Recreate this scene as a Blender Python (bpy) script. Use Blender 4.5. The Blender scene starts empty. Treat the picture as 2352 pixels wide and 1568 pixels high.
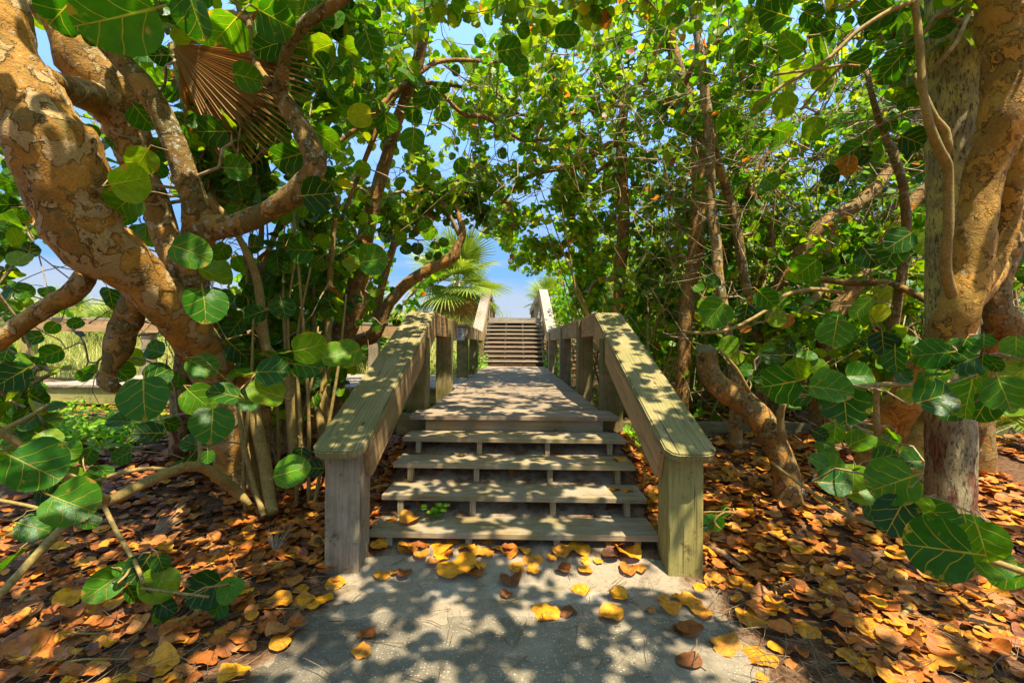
import bpy, bmesh, math, random
import numpy as np
from mathutils import Vector, Matrix, noise as mnoise
rad = math.radians
random.seed(7); rng = np.random.default_rng(7)
S = bpy.context.scene
C = S.collection

# ------------------------------------------------------------------ camera
cam_d = bpy.data.cameras.new('camera'); cam = bpy.data.objects.new('camera', cam_d); C.objects.link(cam)
cam_d.lens = 16.0; cam_d.sensor_width = 36.0; cam_d.sensor_fit = 'HORIZONTAL'
cam_d.clip_start = 0.05; cam_d.clip_end = 2000
EYE = 1.5
cam.location = (0, 0, EYE)
CAMROT = Matrix.Rotation(rad(0.33), 4, 'Z') @ Matrix.Rotation(rad(90.14), 4, 'X') @ Matrix.Rotation(rad(0.35), 4, 'Z')
cam.rotation_euler = CAMROT.to_euler()
S.camera = cam
# ------------------------------------------------------------------ sky and sun
SUN = Vector((0.24, -0.32, 0.92)).normalized()
w = bpy.data.worlds.new('World'); S.world = w; w.use_nodes = True
nt = w.node_tree; nt.nodes.clear()
def nn(nt, t, **k):
    n = nt.nodes.new(t)
    for a, v in k.items(): setattr(n, a, v)
    return n
sky = nn(nt, 'ShaderNodeTexSky', sky_type='NISHITA', sun_disc=False)
sky.sun_elevation = math.asin(SUN.z); sky.sun_rotation = math.atan2(SUN.x, SUN.y)
sky.air_density = 1.0; sky.dust_density = 0.4; sky.ozone_density = 2.5
bg = nn(nt, 'ShaderNodeBackground'); bg.inputs['Strength'].default_value = SKY_STRENGTH = 0.15
out = nn(nt, 'ShaderNodeOutputWorld')
# thin clouds low over the sea, from the view direction's elevation
tc = nn(nt, 'ShaderNodeTexCoord'); sep = nn(nt, 'ShaderNodeSeparateXYZ')
nt.links.new(tc.outputs['Generated'], sep.inputs[0])
mp = nn(nt, 'ShaderNodeMapping'); mp.inputs['Scale'].default_value = (2.2, 2.2, 14)
nt.links.new(tc.outputs['Generated'], mp.inputs[0])
nz = nn(nt, 'ShaderNodeTexNoise'); nz.inputs['Scale'].default_value = 1.6; nz.inputs['Detail'].default_value = 6
nt.links.new(mp.outputs[0], nz.inputs['Vector'])
cr = nn(nt, 'ShaderNodeValToRGB')
cr.color_ramp.elements[0].position = 0.46; cr.color_ramp.elements[0].color = (0, 0, 0, 1)
cr.color_ramp.elements[1].position = 0.72; cr.color_ramp.elements[1].color = (1, 1, 1, 1)
nt.links.new(nz.outputs['Fac'], cr.inputs[0])
def zr(a, b, c, d):
    n = nn(nt, 'ShaderNodeMapRange', interpolation_type='SMOOTHSTEP'); n.inputs[1].default_value = a; n.inputs[2].default_value = b
    n.inputs[3].default_value = c; n.inputs[4].default_value = d; nt.links.new(sep.outputs['Z'], n.inputs[0]); return n.outputs[0]
def cm(f, a, b):
    n = nn(nt, 'ShaderNodeMix', data_type='RGBA'); nt.links.new(f, n.inputs['Factor']); nt.links.new(a, n.inputs['A'])
    n.inputs['B'].default_value = (*b, 1); return n.outputs['Result']
hs = nn(nt, 'ShaderNodeHueSaturation'); hs.inputs['Saturation'].default_value = 1.05; hs.inputs['Value'].default_value = 1.0
nt.links.new(sky.outputs[0], hs.inputs['Color'])
c_ = cm(zr(0.15, 0.75, 0.92, 0.0), hs.outputs[0], (0.22, 0.60, 1.45))      # clear blue down to the sea haze
c_ = cm(zr(0.0, 0.22, 1.0, 0.0), c_, (0.38, 0.88, 1.42))
ml = nn(nt, 'ShaderNodeMath', operation='MULTIPLY'); nt.links.new(cr.outputs[0], ml.inputs[0]); nt.links.new(zr(0.05, 0.5, 0.8, 0.12), ml.inputs[1])
c_ = cm(ml.outputs[0], c_, (1.02, 1.15, 1.38))
c_ = cm(zr(0.095, 0.135, 0.85, 0.0), c_, (0.96, 1.12, 1.36))
nt.links.new(c_, bg.inputs['Color']); nt.links.new(bg.outputs[0], out.inputs['Surface'])
sun_d = bpy.data.lights.new('sun', 'SUN'); sun_d.energy = 2.85; sun_d.angle = rad(0.53); sun_d.color = (1, 0.92, 0.77)
sun = bpy.data.objects.new('sun', sun_d); C.objects.link(sun); sun.location = (5, -5, 20)
sun.rotation_euler = SUN.to_track_quat('Z', 'Y').to_euler()
S.view_settings.view_transform = 'Standard'; S.view_settings.look = 'None'
S.view_settings.exposure = 2.12; S.view_settings.gamma = 1.0; S.view_settings.use_curve_mapping = False
S.cycles.max_bounces = 12; S.cycles.diffuse_bounces = 6; S.cycles.glossy_bounces = 2; S.cycles.transmission_bounces = 5
S.cycles.sample_clamp_indirect = 6

# ------------------------------------------------------------------ survey: reading directions off the photograph (2352 px wide) at a chosen distance
F = 1045.33
R3 = CAMROT.to_3x3(); RI = R3.transposed()
def P(px, py, d):
    return R3 @ Vector(((px-1176)/F*d, -(py-784)/F*d, -d)) + Vector((0, 0, EYE))
RIn = np.array(RI)
def proj(pts):
    q = (np.asarray(pts, float).reshape(-1, 3) - np.array([0, 0, EYE])) @ RIn.T
    d = -q[:, 2]; dd = np.where(np.abs(d) < 1e-3, 1e-3, d)
    return 1176 + F*q[:, 0]/dd, 784 - F*q[:, 1]/dd, d
def sm(a, b, t):
    t = np.clip((np.asarray(t, float)-a)/(b-a), 0, 1); return t*t*(3-2*t)

# ------------------------------------------------------------------ materials
def newmat(name):
    m = bpy.data.materials.new(name); m.use_nodes = True
    m.node_tree.nodes.clear(); return m, m.node_tree
def L(nt, a, b): nt.links.new(a, b)
def ramp(nt, src, stops, mode='LINEAR'):
    r = nn(nt, 'ShaderNodeValToRGB'); e = r.color_ramp; e.interpolation = mode
    while len(e.elements) < len(stops): e.elements.new(0.5)
    for el, (p, c) in zip(e.elements, stops): el.position = p; el.color = (c[0], c[1], c[2], 1)
    L(nt, src, r.inputs[0]); return r.outputs[0]
def noise(nt, vec, scale, detail=4, rough=0.55, dist=0.0):
    n = nn(nt, 'ShaderNodeTexNoise'); n.inputs['Scale'].default_value = scale
    n.inputs['Detail'].default_value = detail; n.inputs['Roughness'].default_value = rough; n.inputs['Distortion'].default_value = dist
    if vec is not None: L(nt, vec, n.inputs['Vector'])
    return n.outputs['Fac']
def voro(nt, vec, scale, feature='F1', out='Distance', rnd=1.0):
    n = nn(nt, 'ShaderNodeTexVoronoi', feature=feature); n.inputs['Scale'].default_value = scale; n.inputs['Randomness'].default_value = rnd
    if vec is not None: L(nt, vec, n.inputs['Vector'])
    return n.outputs[out]
def math_(nt, op, a, b=None, c=None, clamp=False):
    n = nn(nt, 'ShaderNodeMath', operation=op); n.use_clamp = clamp
    for i, v in enumerate((a, b, c)):
        if v is None: continue
        if isinstance(v, (int, float)): n.inputs[i].default_value = v
        else: L(nt, v, n.inputs[i])
    return n.outputs[0]
def mapr(nt, v, a, b, c=0.0, d=1.0):
    n = nn(nt, 'ShaderNodeMapRange'); n.inputs[1].default_value = a; n.inputs[2].default_value = b
    n.inputs[3].default_value = c; n.inputs[4].default_value = d; L(nt, v, n.inputs[0]); return n.outputs[0]
def mixc(nt, fac, a, b, mode='MIX'):
    n = nn(nt, 'ShaderNodeMix', data_type='RGBA', blend_type=mode)
    if isinstance(fac, (int, float)): n.inputs['Factor'].default_value = fac
    else: L(nt, fac, n.inputs['Factor'])
    for k, v in (('A', a), ('B', b)):
        if isinstance(v, tuple): n.inputs[k].default_value = (*v, 1)
        else: L(nt, v, n.inputs[k])
    return n.outputs['Result']
def mapping(nt, vec, sc, loc=None):
    n = nn(nt, 'ShaderNodeMapping'); n.inputs['Scale'].default_value = sc
    if loc is not None: L(nt, loc, n.inputs['Location'])
    L(nt, vec, n.inputs[0]); return n.outputs[0]
def finish(nt, col, rough=0.8, bump=None, bstr=0.4, bdist=0.01, spec=0.3, transl=None, tfac=0.4):
    b = nn(nt, 'ShaderNodeBsdfPrincipled'); o = nn(nt, 'ShaderNodeOutputMaterial')
    if isinstance(col, tuple): b.inputs['Base Color'].default_value = (*col, 1)
    else: L(nt, col, b.inputs['Base Color'])
    if isinstance(rough, (int, float)): b.inputs['Roughness'].default_value = rough
    else: L(nt, rough, b.inputs['Roughness'])
    b.inputs['Specular IOR Level'].default_value = spec
    nrm = None
    if bump is not None:
        bp = nn(nt, 'ShaderNodeBump'); bp.inputs['Strength'].default_value = bstr; bp.inputs['Distance'].default_value = bdist
        L(nt, bump, bp.inputs['Height']); nrm = bp.outputs[0]; L(nt, nrm, b.inputs['Normal'])
    if transl is not None:
        t = nn(nt, 'ShaderNodeBsdfTranslucent'); m = nn(nt, 'ShaderNodeMixShader'); m.inputs[0].default_value = tfac
        if isinstance(transl, tuple): t.inputs[0].default_value = (*transl, 1)
        else: L(nt, transl, t.inputs[0])
        if nrm is not None: L(nt, nrm, t.inputs['Normal'])
        L(nt, b.outputs[0], m.inputs[1]); L(nt, t.outputs[0], m.inputs[2]); L(nt, m.outputs[0], o.inputs['Surface'])
    else: L(nt, b.outputs[0], o.inputs['Surface'])

def attr(nt, name):
    a = nn(nt, 'ShaderNodeAttribute', attribute_name=name); return a
def objcoord(nt):
    return nn(nt, 'ShaderNodeTexCoord').outputs['Object']

GREENS = [(0.0, (0.014, 0.062, 0.005)), (0.25, (0.034, 0.145, 0.004)), (0.5, (0.085, 0.225, 0.004)), (0.75, (0.18, 0.30, 0.005)),
          (0.90, (0.32, 0.36, 0.008)), (0.94, (0.45, 0.36, 0.015)), (0.97, (0.36, 0.12, 0.02)), (1.0, (0.20, 0.06, 0.02))]
def leaf_material(name, veins=True, tf=0.42):
    m, nt = newmat(name)
    rnd = attr(nt, 'rnd').outputs['Fac']
    base = ramp(nt, rnd, GREENS)
    uv = attr(nt, 'luv').outputs['Vector']
    sp = nn(nt, 'ShaderNodeSeparateXYZ'); L(nt, uv, sp.inputs[0])
    x = math_(nt, 'ABSOLUTE', sp.outputs[0]); y = sp.outputs[1]
    oc = objcoord(nt)
    bump = None
    if veins:
        # mottling and brown patches
        mot = noise(nt, uv, 2.3, 3)
        base = mixc(nt, mapr(nt, mot, 0.35, 0.7), base, mixc(nt, 1.0, base, (0.62, 0.72, 0.6), 'MULTIPLY'))
        off = nn(nt, 'ShaderNodeVectorMath', operation='ADD'); L(nt, uv, off.inputs[0])
        cb = nn(nt, 'ShaderNodeCombineXYZ'); L(nt, math_(nt, 'MULTIPLY', rnd, 37.0), cb.inputs[2]); L(nt, cb.outputs[0], off.inputs[1])
        pat = noise(nt, off.outputs[0], 1.7, 5, 0.65)
        yy = math_(nt, 'SUBTRACT', y, 0.85); rad_ = math_(nt, 'SQRT', math_(nt, 'ADD', math_(nt, 'MULTIPLY', x, x), math_(nt, 'MULTIPLY', yy, yy)))
        pe = math_(nt, 'ADD', pat, mapr(nt, rad_, 0.72, 1.0, 0.0, 0.10))
        base = mixc(nt, mapr(nt, pe, 0.672, 0.70), base, (0.36, 0.11, 0.03))
        base = mixc(nt, mapr(nt, pe, 0.62, 0.68, 0, 0.5), base, (0.30, 0.28, 0.02))
        # veins: midrib and side veins that leave it forwards
        wid = mapr(nt, y, 0.0, 1.9, 0.042, 0.010)
        mid = mapr(nt, math_(nt, 'DIVIDE', x, wid), 0.6, 1.3, 1.0, 0.0)
        wob = math_(nt, 'MULTIPLY', math_(nt, 'SUBTRACT', noise(nt, off.outputs[0], 1.3, 1), 0.5), 0.35)
        t = math_(nt, 'SUBTRACT', y, math_(nt, 'MULTIPLY', x, 0.95))
        t = math_(nt, 'ADD', math_(nt, 'ADD', t, wob), math_(nt, 'MULTIPLY', math_(nt, 'MULTIPLY', x, x), 0.30))
        sgn = math_(nt, 'MULTIPLY', math_(nt, 'GREATER_THAN', sp.outputs[0], 0.0), 0.35)
        t = math_(nt, 'ADD', math_(nt, 'MULTIPLY', math_(nt, 'ADD', t, 0.60), 1.9), sgn)
        fr = math_(nt, 'ABSOLUTE', math_(nt, 'SUBTRACT', math_(nt, 'FRACT', t), 0.5))
        sv = mapr(nt, fr, 0.018, 0.055, 0.95, 0.0)
        sv = math_(nt, 'MULTIPLY', sv, mapr(nt, x, 0.35, 1.0, 1.0, 0.15))
        v = math_(nt, 'MAXIMUM', mid, sv)
        vc = mixc(nt, mapr(nt, pat, 0.40, 0.62), (0.44, 0.52, 0.05), (0.52, 0.26, 0.04))
        base = mixc(nt, math_(nt, 'MULTIPLY', v, 0.62), base, vc)
        bump = math_(nt, 'SUBTRACT', math_(nt, 'MULTIPLY', noise(nt, uv, 5.0, 2), 0.35), math_(nt, 'MULTIPLY', v, 0.5))
    tr = mixc(nt, 1.0, base, (2.5, 2.1, 0.7), 'MULTIPLY')
    finish(nt, base, 0.38 if veins else 0.5, bump, 0.8, 0.008, 0.22, tr, tf)
    return m
M_LEAF = leaf_material('sea_grape_leaf')
M_LEAF_FAR = leaf_material('sea_grape_leaf_plain', False, 0.45)

def litter_material(name):
    m, nt = newmat(name)
    rnd = attr(nt, 'rnd').outputs['Fac']; uv = attr(nt, 'luv').outputs['Vector']
    base = ramp(nt, rnd, [(0.0, (0.09, 0.045, 0.02)), (0.10, (0.18, 0.07, 0.02)), (0.26, (0.30, 0.090, 0.012)), (0.46, (0.56, 0.165, 0.014)),
                          (0.62, (0.46, 0.19, 0.045)), (0.74, (0.62, 0.26, 0.016)), (0.86, (0.70, 0.29, 0.010)), (0.95, (0.80, 0.36, 0.008)), (1.0, (0.84, 0.44, 0.010))])
    off = nn(nt, 'ShaderNodeVectorMath', operation='ADD'); L(nt, uv, off.inputs[0])
    cb = nn(nt, 'ShaderNodeCombineXYZ'); L(nt, math_(nt, 'MULTIPLY', rnd, 61.0), cb.inputs[2]); L(nt, cb.outputs[0], off.inputs[1])
    n1 = noise(nt, off.outputs[0], 2.2, 5, 0.6)
    base = mixc(nt, mapr(nt, n1, 0.38, 0.72), base, mixc(nt, 1.0, base, (0.55, 0.45, 0.42), 'MULTIPLY'))
    n2 = noise(nt, off.outputs[0], 9.0, 2)
    base = mixc(nt, mapr(nt, n2, 0.66, 0.74), base, (0.05, 0.02, 0.01))
    sp = nn(nt, 'ShaderNodeSeparateXYZ'); L(nt, uv, sp.inputs[0])
    x = math_(nt, 'ABSOLUTE', sp.outputs[0]); y = sp.outputs[1]
    mid = mapr(nt, x, 0.015, 0.04, 1.0, 0.0)
    t = math_(nt, 'MULTIPLY', math_(nt, 'ADD', math_(nt, 'SUBTRACT', y, math_(nt, 'MULTIPLY', x, 0.6)), 0.5), 3.0)
    fr = math_(nt, 'ABSOLUTE', math_(nt, 'SUBTRACT', math_(nt, 'FRACT', t), 0.5))
    v = math_(nt, 'MAXIMUM', mid, mapr(nt, fr, 0.02, 0.06, 0.7, 0.0))
    base = mixc(nt, math_(nt, 'MULTIPLY', v, 0.4), base, mixc(nt, 1.0, base, (0.45, 0.35, 0.3), 'MULTIPLY'))
    finish(nt, base, 0.55, math_(nt, 'SUBTRACT', math_(nt, 'MULTIPLY', n1, 0.6), math_(nt, 'MULTIPLY', v, 0.4)), 0.5, 0.004, 0.3,
           mixc(nt, 1.0, base, (1.25, 1.0, 0.7), 'MULTIPLY'), 0.14)
    return m
M_LITTER = litter_material('fallen_leaf')

def bark_material(name, cols, patch=9.0, lichen=0.0, rough=0.75):
    # cols: warm bare wood, pale plate, olive, dark
    m, nt = newmat(name)
    oc = objcoord(nt)
    wn = nn(nt, 'ShaderNodeTexNoise'); wn.inputs['Scale'].default_value = 7; wn.inputs['Detail'].default_value = 3; L(nt, oc, wn.inputs['Vector'])
    wv = nn(nt, 'ShaderNodeVectorMath', operation='SCALE'); wv.inputs['Scale'].default_value = 0.16; L(nt, wn.outputs['Color'], wv.inputs[0])
    ad = nn(nt, 'ShaderNodeVectorMath', operation='ADD'); L(nt, oc, ad.inputs[0]); L(nt, wv.outputs[0], ad.inputs[1])
    vec = ad.outputs[0]
    a = noise(nt, vec, patch, 5, 0.55); b = noise(nt, vec, patch*0.45, 4, 0.6); c = noise(nt, mapping(nt, vec, (1, 1, 1)), patch*2.3, 4, 0.6)
    warm, pale, olive, dark = cols
    col = mixc(nt, mapr(nt, b, 0.38, 0.60), warm, mixc(nt, 1.0, warm, (0.55, 0.52, 0.5), 'MULTIPLY'))
    f1 = mapr(nt, a, 0.508, 0.535); col = mixc(nt, f1, col, pale)
    f2 = mapr(nt, c, 0.575, 0.59); f2b = math_(nt, 'MULTIPLY', f2, mapr(nt, b, 0.45, 0.55)); col = mixc(nt, f2b, col, olive)
    edge = mapr(nt, math_(nt, 'ABSOLUTE', math_(nt, 'SUBTRACT', a, 0.510)), 0.003, 0.014, 1.0, 0.0)
    col = mixc(nt, math_(nt, 'MULTIPLY', math_(nt, 'MULTIPLY', edge, mapr(nt, b, 0.40, 0.58)), 0.8), col, dark)
    col = mixc(nt, mapr(nt, noise(nt, oc, 2.2, 5, 0.65), 0.42, 0.68, 0.0, 0.55), col, mixc(nt, 0.5, mixc(nt, 1.0, col, (0.6, 0.55, 0.5), 'MULTIPLY'), olive))
    fine = noise(nt, oc, 90, 4, 0.65)
    col = mixc(nt, mapr(nt, fine, 0.3, 0.7), mixc(nt, 1.0, col, (0.62, 0.6, 0.58), 'MULTIPLY'), col)
    if lichen:
        lf = mapr(nt, noise(nt, oc, 26, 5, 0.7), 0.64-lichen*0.1, 0.66-lichen*0.1)
        lf = math_(nt, 'MULTIPLY', lf, mapr(nt, noise(nt, oc, 5, 3), 0.42, 0.55))
        col = mixc(nt, lf, col, (0.36, 0.36, 0.27))
    h = math_(nt, 'ADD', math_(nt, 'MULTIPLY', mapr(nt, a, 0.49, 0.54), 0.6), math_(nt, 'MULTIPLY', fine, 0.35))
    h = math_(nt, 'ADD', h, math_(nt, 'MULTIPLY', c, 0.6))
    h = math_(nt, 'SUBTRACT', h, math_(nt, 'MULTIPLY', edge, 0.5))
    finish(nt, col, rough, h, 1.0, 0.02, 0.2)
    return m
M_BARK_BIG = bark_material('flaking_sea_grape_bark', ((0.64, 0.32, 0.052), (0.56, 0.37, 0.15), (0.24, 0.17, 0.035), (0.075, 0.035, 0.010)), 8.5, 0.25)
M_BARK_LICHEN = bark_material('olive_sea_grape_bark', ((0.46, 0.26, 0.06), (0.19, 0.135, 0.035), (0.27, 0.20, 0.045), (0.07, 0.05, 0.02)), 8.0, 0.8)
M_BARK = bark_material('sea_grape_bark', ((0.48, 0.235, 0.045), (0.30, 0.185, 0.055), (0.20, 0.14, 0.035), (0.08, 0.04, 0.012)), 9.5, 0.4)
M_BARK_RIGHT = bark_material('smooth_tan_bark', ((0.58, 0.33, 0.055), (0.62, 0.30, 0.042), (0.33, 0.165, 0.03), (0.12, 0.06, 0.015)), 9.0, 0.1)
def stem_material(name, c1, c2):
    m, nt = newmat(name); oc = objcoord(nt)
    n = noise(nt, oc, 14, 4, 0.6); f = noise(nt, oc, 70, 3)
    col = mixc(nt, mapr(nt, n, 0.35, 0.65), c1, c2)
    col = mixc(nt, mapr(nt, f, 0.35, 0.7), col, mixc(nt, 1.0, col, (0.6, 0.6, 0.6), 'MULTIPLY'))
    finish(nt, col, 0.7, f, 0.5, 0.004, 0.25); return m
M_STEM = stem_material('tan_stem', (0.40, 0.255, 0.07), (0.25, 0.18, 0.045))
M_TWIG = stem_material('grey_twig', (0.46, 0.32, 0.15), (0.20, 0.13, 0.055))
M_PETIOLE = stem_material('green_petiole', (0.30, 0.30, 0.05), (0.40, 0.20, 0.05))

def palm_bark():
    m, nt = newmat('cabbage_palm_bark'); oc = objcoord(nt)
    v = mapping(nt, oc, (1, 1, 0.22))
    a = noise(nt, mapping(nt, oc, (1, 1, 0.30)), 48, 7, 0.78, 0.6); b = noise(nt, oc, 5, 4, 0.6); c = noise(nt, v, 60, 4)
    sp = nn(nt, 'ShaderNodeSeparateXYZ'); L(nt, oc, sp.inputs[0])
    hi = mapr(nt, sp.outputs[2], 0.1, 2.4)
    yel = mixc(nt, hi, (0.36, 0.30, 0.16), (0.66, 0.52, 0.13))
    col = mixc(nt, mapr(nt, b, 0.38, 0.58), yel, (0.33, 0.25, 0.11))
    col = mixc(nt, mapr(nt, noise(nt, oc, 16, 5, 0.7), 0.60, 0.66), col, (0.40, 0.35, 0.21))
    col = mixc(nt, mapr(nt, a, 0.41, 0.50, 0.95, 0.0), col, (0.06, 0.042, 0.018))
    low = math_(nt, 'MULTIPLY', mapr(nt, sp.outputs[2], 0.55, 0.85, 1.0, 0.0), mapr(nt, noise(nt, mapping(nt, oc, (1, 1, 0.4)), 6, 4), 0.48, 0.55))
    col = mixc(nt, low, col, mixc(nt, mapr(nt, c, 0.4, 0.6), (0.09, 0.035, 0.015), (0.26, 0.12, 0.06)))
    finish(nt, col, 0.85, math_(nt, 'ADD', a, math_(nt, 'MULTIPLY', low, -0.7)), 1.0, 0.02, 0.2); return m
M_PALM = palm_bark()

def wood_material(name, c_lo, c_hi, algae=0.3, algae_col=(0.13, 0.125, 0.025), low_green=0.0, grainstr=0.5, sandy=0.0):
    m, nt = newmat(name)
    oc = objcoord(nt); oi = nn(nt, 'ShaderNodeObjectInfo')
    cb = nn(nt, 'ShaderNodeCombineXYZ'); r = oi.outputs['Random']
    L(nt, math_(nt, 'MULTIPLY', r, 13.0), cb.inputs[0]); L(nt, math_(nt, 'MULTIPLY', r, 7.0), cb.inputs[1]); L(nt, math_(nt, 'MULTIPLY', r, 29.0), cb.inputs[2])
    v = mapping(nt, oc, (1, 1, 1), cb.outputs[0])
    vg = mapping(nt, v, (0.55, 9.0, 9.0))
    g = noise(nt, vg, 3.2, 5, 0.6, 0.9)
    fine = noise(nt, mapping(nt, v, (1.5, 60, 60)), 3.0, 3, 0.6)
    wv = nn(nt, 'ShaderNodeTexWave', wave_type='BANDS', bands_direction='Y'); wv.inputs['Scale'].default_value = 9.0
    wv.inputs['Distortion'].default_value = 7.0; wv.inputs['Detail'].default_value = 2.0; wv.inputs['Detail Scale'].default_value = 0.8
    L(nt, mapping(nt, v, (0.16, 1.3, 0.9)), wv.inputs['Vector'])
    gr = math_(nt, 'ADD', math_(nt, 'MULTIPLY', g, 0.72), math_(nt, 'MULTIPLY', wv.outputs['Fac'], 0.13))
    gr = math_(nt, 'ADD', gr, math_(nt, 'MULTIPLY', fine, 0.3))
    col = mixc(nt, mapr(nt, gr, 0.35, 0.80), c_lo, c_hi)
    tint = mapr(nt, r, 0, 1, 0.80, 1.15)
    hv = nn(nt, 'ShaderNodeHueSaturation'); L(nt, tint, hv.inputs['Value']); L(nt, col, hv.inputs['Color']); col = hv.outputs[0]
    big = noise(nt, v, 1.9, 5, 0.62)
    if algae: col = mixc(nt, mapr(nt, big, 0.62-algae*0.35, 0.80-algae*0.25, 0.0, 0.9), col, mixc(nt, 0.75, col, algae_col))
    col = mixc(nt, mapr(nt, noise(nt, v, 4.5, 5, 0.7), 0.58, 0.75, 0, 0.55), col, mixc(nt, 1.0, col, (0.45, 0.42, 0.40), 'MULTIPLY'))
    crack = mapr(nt, noise(nt, mapping(nt, v, (0.8, 34, 34)), 2.0, 2, 0.5, 0.3), 0.30, 0.345, 1.0, 0.0)
    col = mixc(nt, math_(nt, 'MULTIPLY', crack, 0.8), col, (0.035, 0.024, 0.014))
    kn = voro(nt, mapping(nt, v, (1.5, 3.2, 3.2)), 1.6)
    kf = mapr(nt, kn, 0.05, 0.085, 1.0, 0.0); col = mixc(nt, math_(nt, 'MULTIPLY', kf, 0.75), col, (0.055, 0.032, 0.016))
    if low_green:
        gp = nn(nt, 'ShaderNodeNewGeometry').outputs['Position']; sp = nn(nt, 'ShaderNodeSeparateXYZ'); L(nt, gp, sp.inputs[0])
        pn = noise(nt, gp, 5.0, 5, 0.7)
        f = math_(nt, 'MULTIPLY', mapr(nt, pn, 0.42, 0.60), low_green); col = mixc(nt, f, col, (0.085, 0.095, 0.016))
        nd = noise(nt, gp, 14.0, 5, 0.75); col = mixc(nt, mapr(nt, nd, 0.58, 0.68, 0, 0.7), col, (0.045, 0.035, 0.015))
    if sandy:
        sn = noise(nt, oc, 160, 3, 0.8); sb = noise(nt, v, 3.0, 5, 0.7)
        col = mixc(nt, math_(nt, 'MULTIPLY', mapr(nt, sb, 0.40, 0.62), sandy), col, mixc(nt, mapr(nt, sn, 0.35, 0.65), (0.20, 0.165, 0.115), (0.48, 0.41, 0.30)))
    h = math_(nt, 'SUBTRACT', math_(nt, 'ADD', math_(nt, 'MULTIPLY', fine, 0.5), gr), math_(nt, 'MULTIPLY', crack, 1.0))
    finish(nt, col, 0.85, h, grainstr, 0.006, 0.2)
    return m
M_CAP = wood_material('weathered_rail_cap', (0.18, 0.14, 0.045), (0.44, 0.335, 0.15), 0.65, (0.13, 0.13, 0.03))
M_BEAM = wood_material('rail_beam_wood', (0.28, 0.15, 0.055), (0.52, 0.33, 0.14), 0.15)
M_POST = wood_material('grey_post_wood', (0.19, 0.13, 0.075), (0.43, 0.32, 0.20), 0.2, low_green=0.35)
M_POST_GREEN = wood_material('mossy_post_wood', (0.16, 0.105, 0.04), (0.34, 0.25, 0.11), 0.4, low_green=0.75)
M_POST_NEW = wood_material('yellow_post_wood', (0.24, 0.19, 0.045), (0.48, 0.40, 0.13), 0.3, low_green=0.15)
M_TREAD = wood_material('tread_wood', (0.17, 0.11, 0.042), (0.41, 0.29, 0.13), 0.35, sandy=0.5)
M_SUNK = wood_material('sand_buried_wood', (0.14, 0.10, 0.05), (0.26, 0.20, 0.11), 0.2, sandy=0.97)
M_DECK = wood_material('deck_wood', (0.13, 0.085, 0.045), (0.38, 0.27, 0.16), 0.0, sandy=0.25)
M_FAR = wood_material('sunbleached_wood', (0.20, 0.15, 0.095), (0.40, 0.315, 0.215), 0.15)
M_TIE = wood_material('old_timber', (0.10, 0.075, 0.04), (0.27, 0.21, 0.11), 0.5, low_green=0.4)

def ground_material():
    m, nt = newmat('sand_and_leaf_mould'); gp = nn(nt, 'ShaderNodeNewGeometry').outputs['Position']
    s1 = noise(nt, gp, 260, 3, 0.8); s2 = noise(nt, gp, 28, 5, 0.65)
    sand = mixc(nt, mapr(nt, s1, 0.30, 0.68), (0.17, 0.125, 0.072), (0.39, 0.31, 0.20))
    sand = mixc(nt, mapr(nt, s2, 0.52, 0.70, 0, 0.75), sand, (0.165, 0.125, 0.085))
    sand = mixc(nt, mapr(nt, voro(nt, gp, 75), 0.13, 0.17, 1.0, 0.0), sand, (0.055, 0.03, 0.015))
    d1 = noise(nt, gp, 9, 6, 0.7); d2 = noise(nt, mapping(nt, gp, (1, 1, 1)), 55, 5, 0.75)
    dirt = mixc(nt, mapr(nt, d2, 0.35, 0.65), (0.045, 0.022, 0.010), (0.17, 0.085, 0.038))
    dirt = mixc(nt, mapr(nt, d1, 0.5, 0.66, 0, 0.6), dirt, (0.26, 0.15, 0.07))
    sf = attr(nt, 'sand').outputs['Fac']
    f = mapr(nt, math_(nt, 'ADD', sf, math_(nt, 'MULTIPLY', math_(nt, 'SUBTRACT', noise(nt, gp, 6, 5, 0.7), 0.5), 0.9)), 0.40, 0.62)
    col = mixc(nt, f, dirt, sand)
    gf = attr(nt, 'grassy').outputs['Fac']
    col = mixc(nt, gf, col, mixc(nt, mapr(nt, d2, 0.4, 0.6), (0.10, 0.12, 0.025), (0.30, 0.27, 0.12)))
    finish(nt, col, 0.95, math_(nt, 'ADD', s1, math_(nt, 'MULTIPLY', s2, 1.5)), 0.6, 0.006, 0.1); return m
M_GROUND = ground_material()
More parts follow.
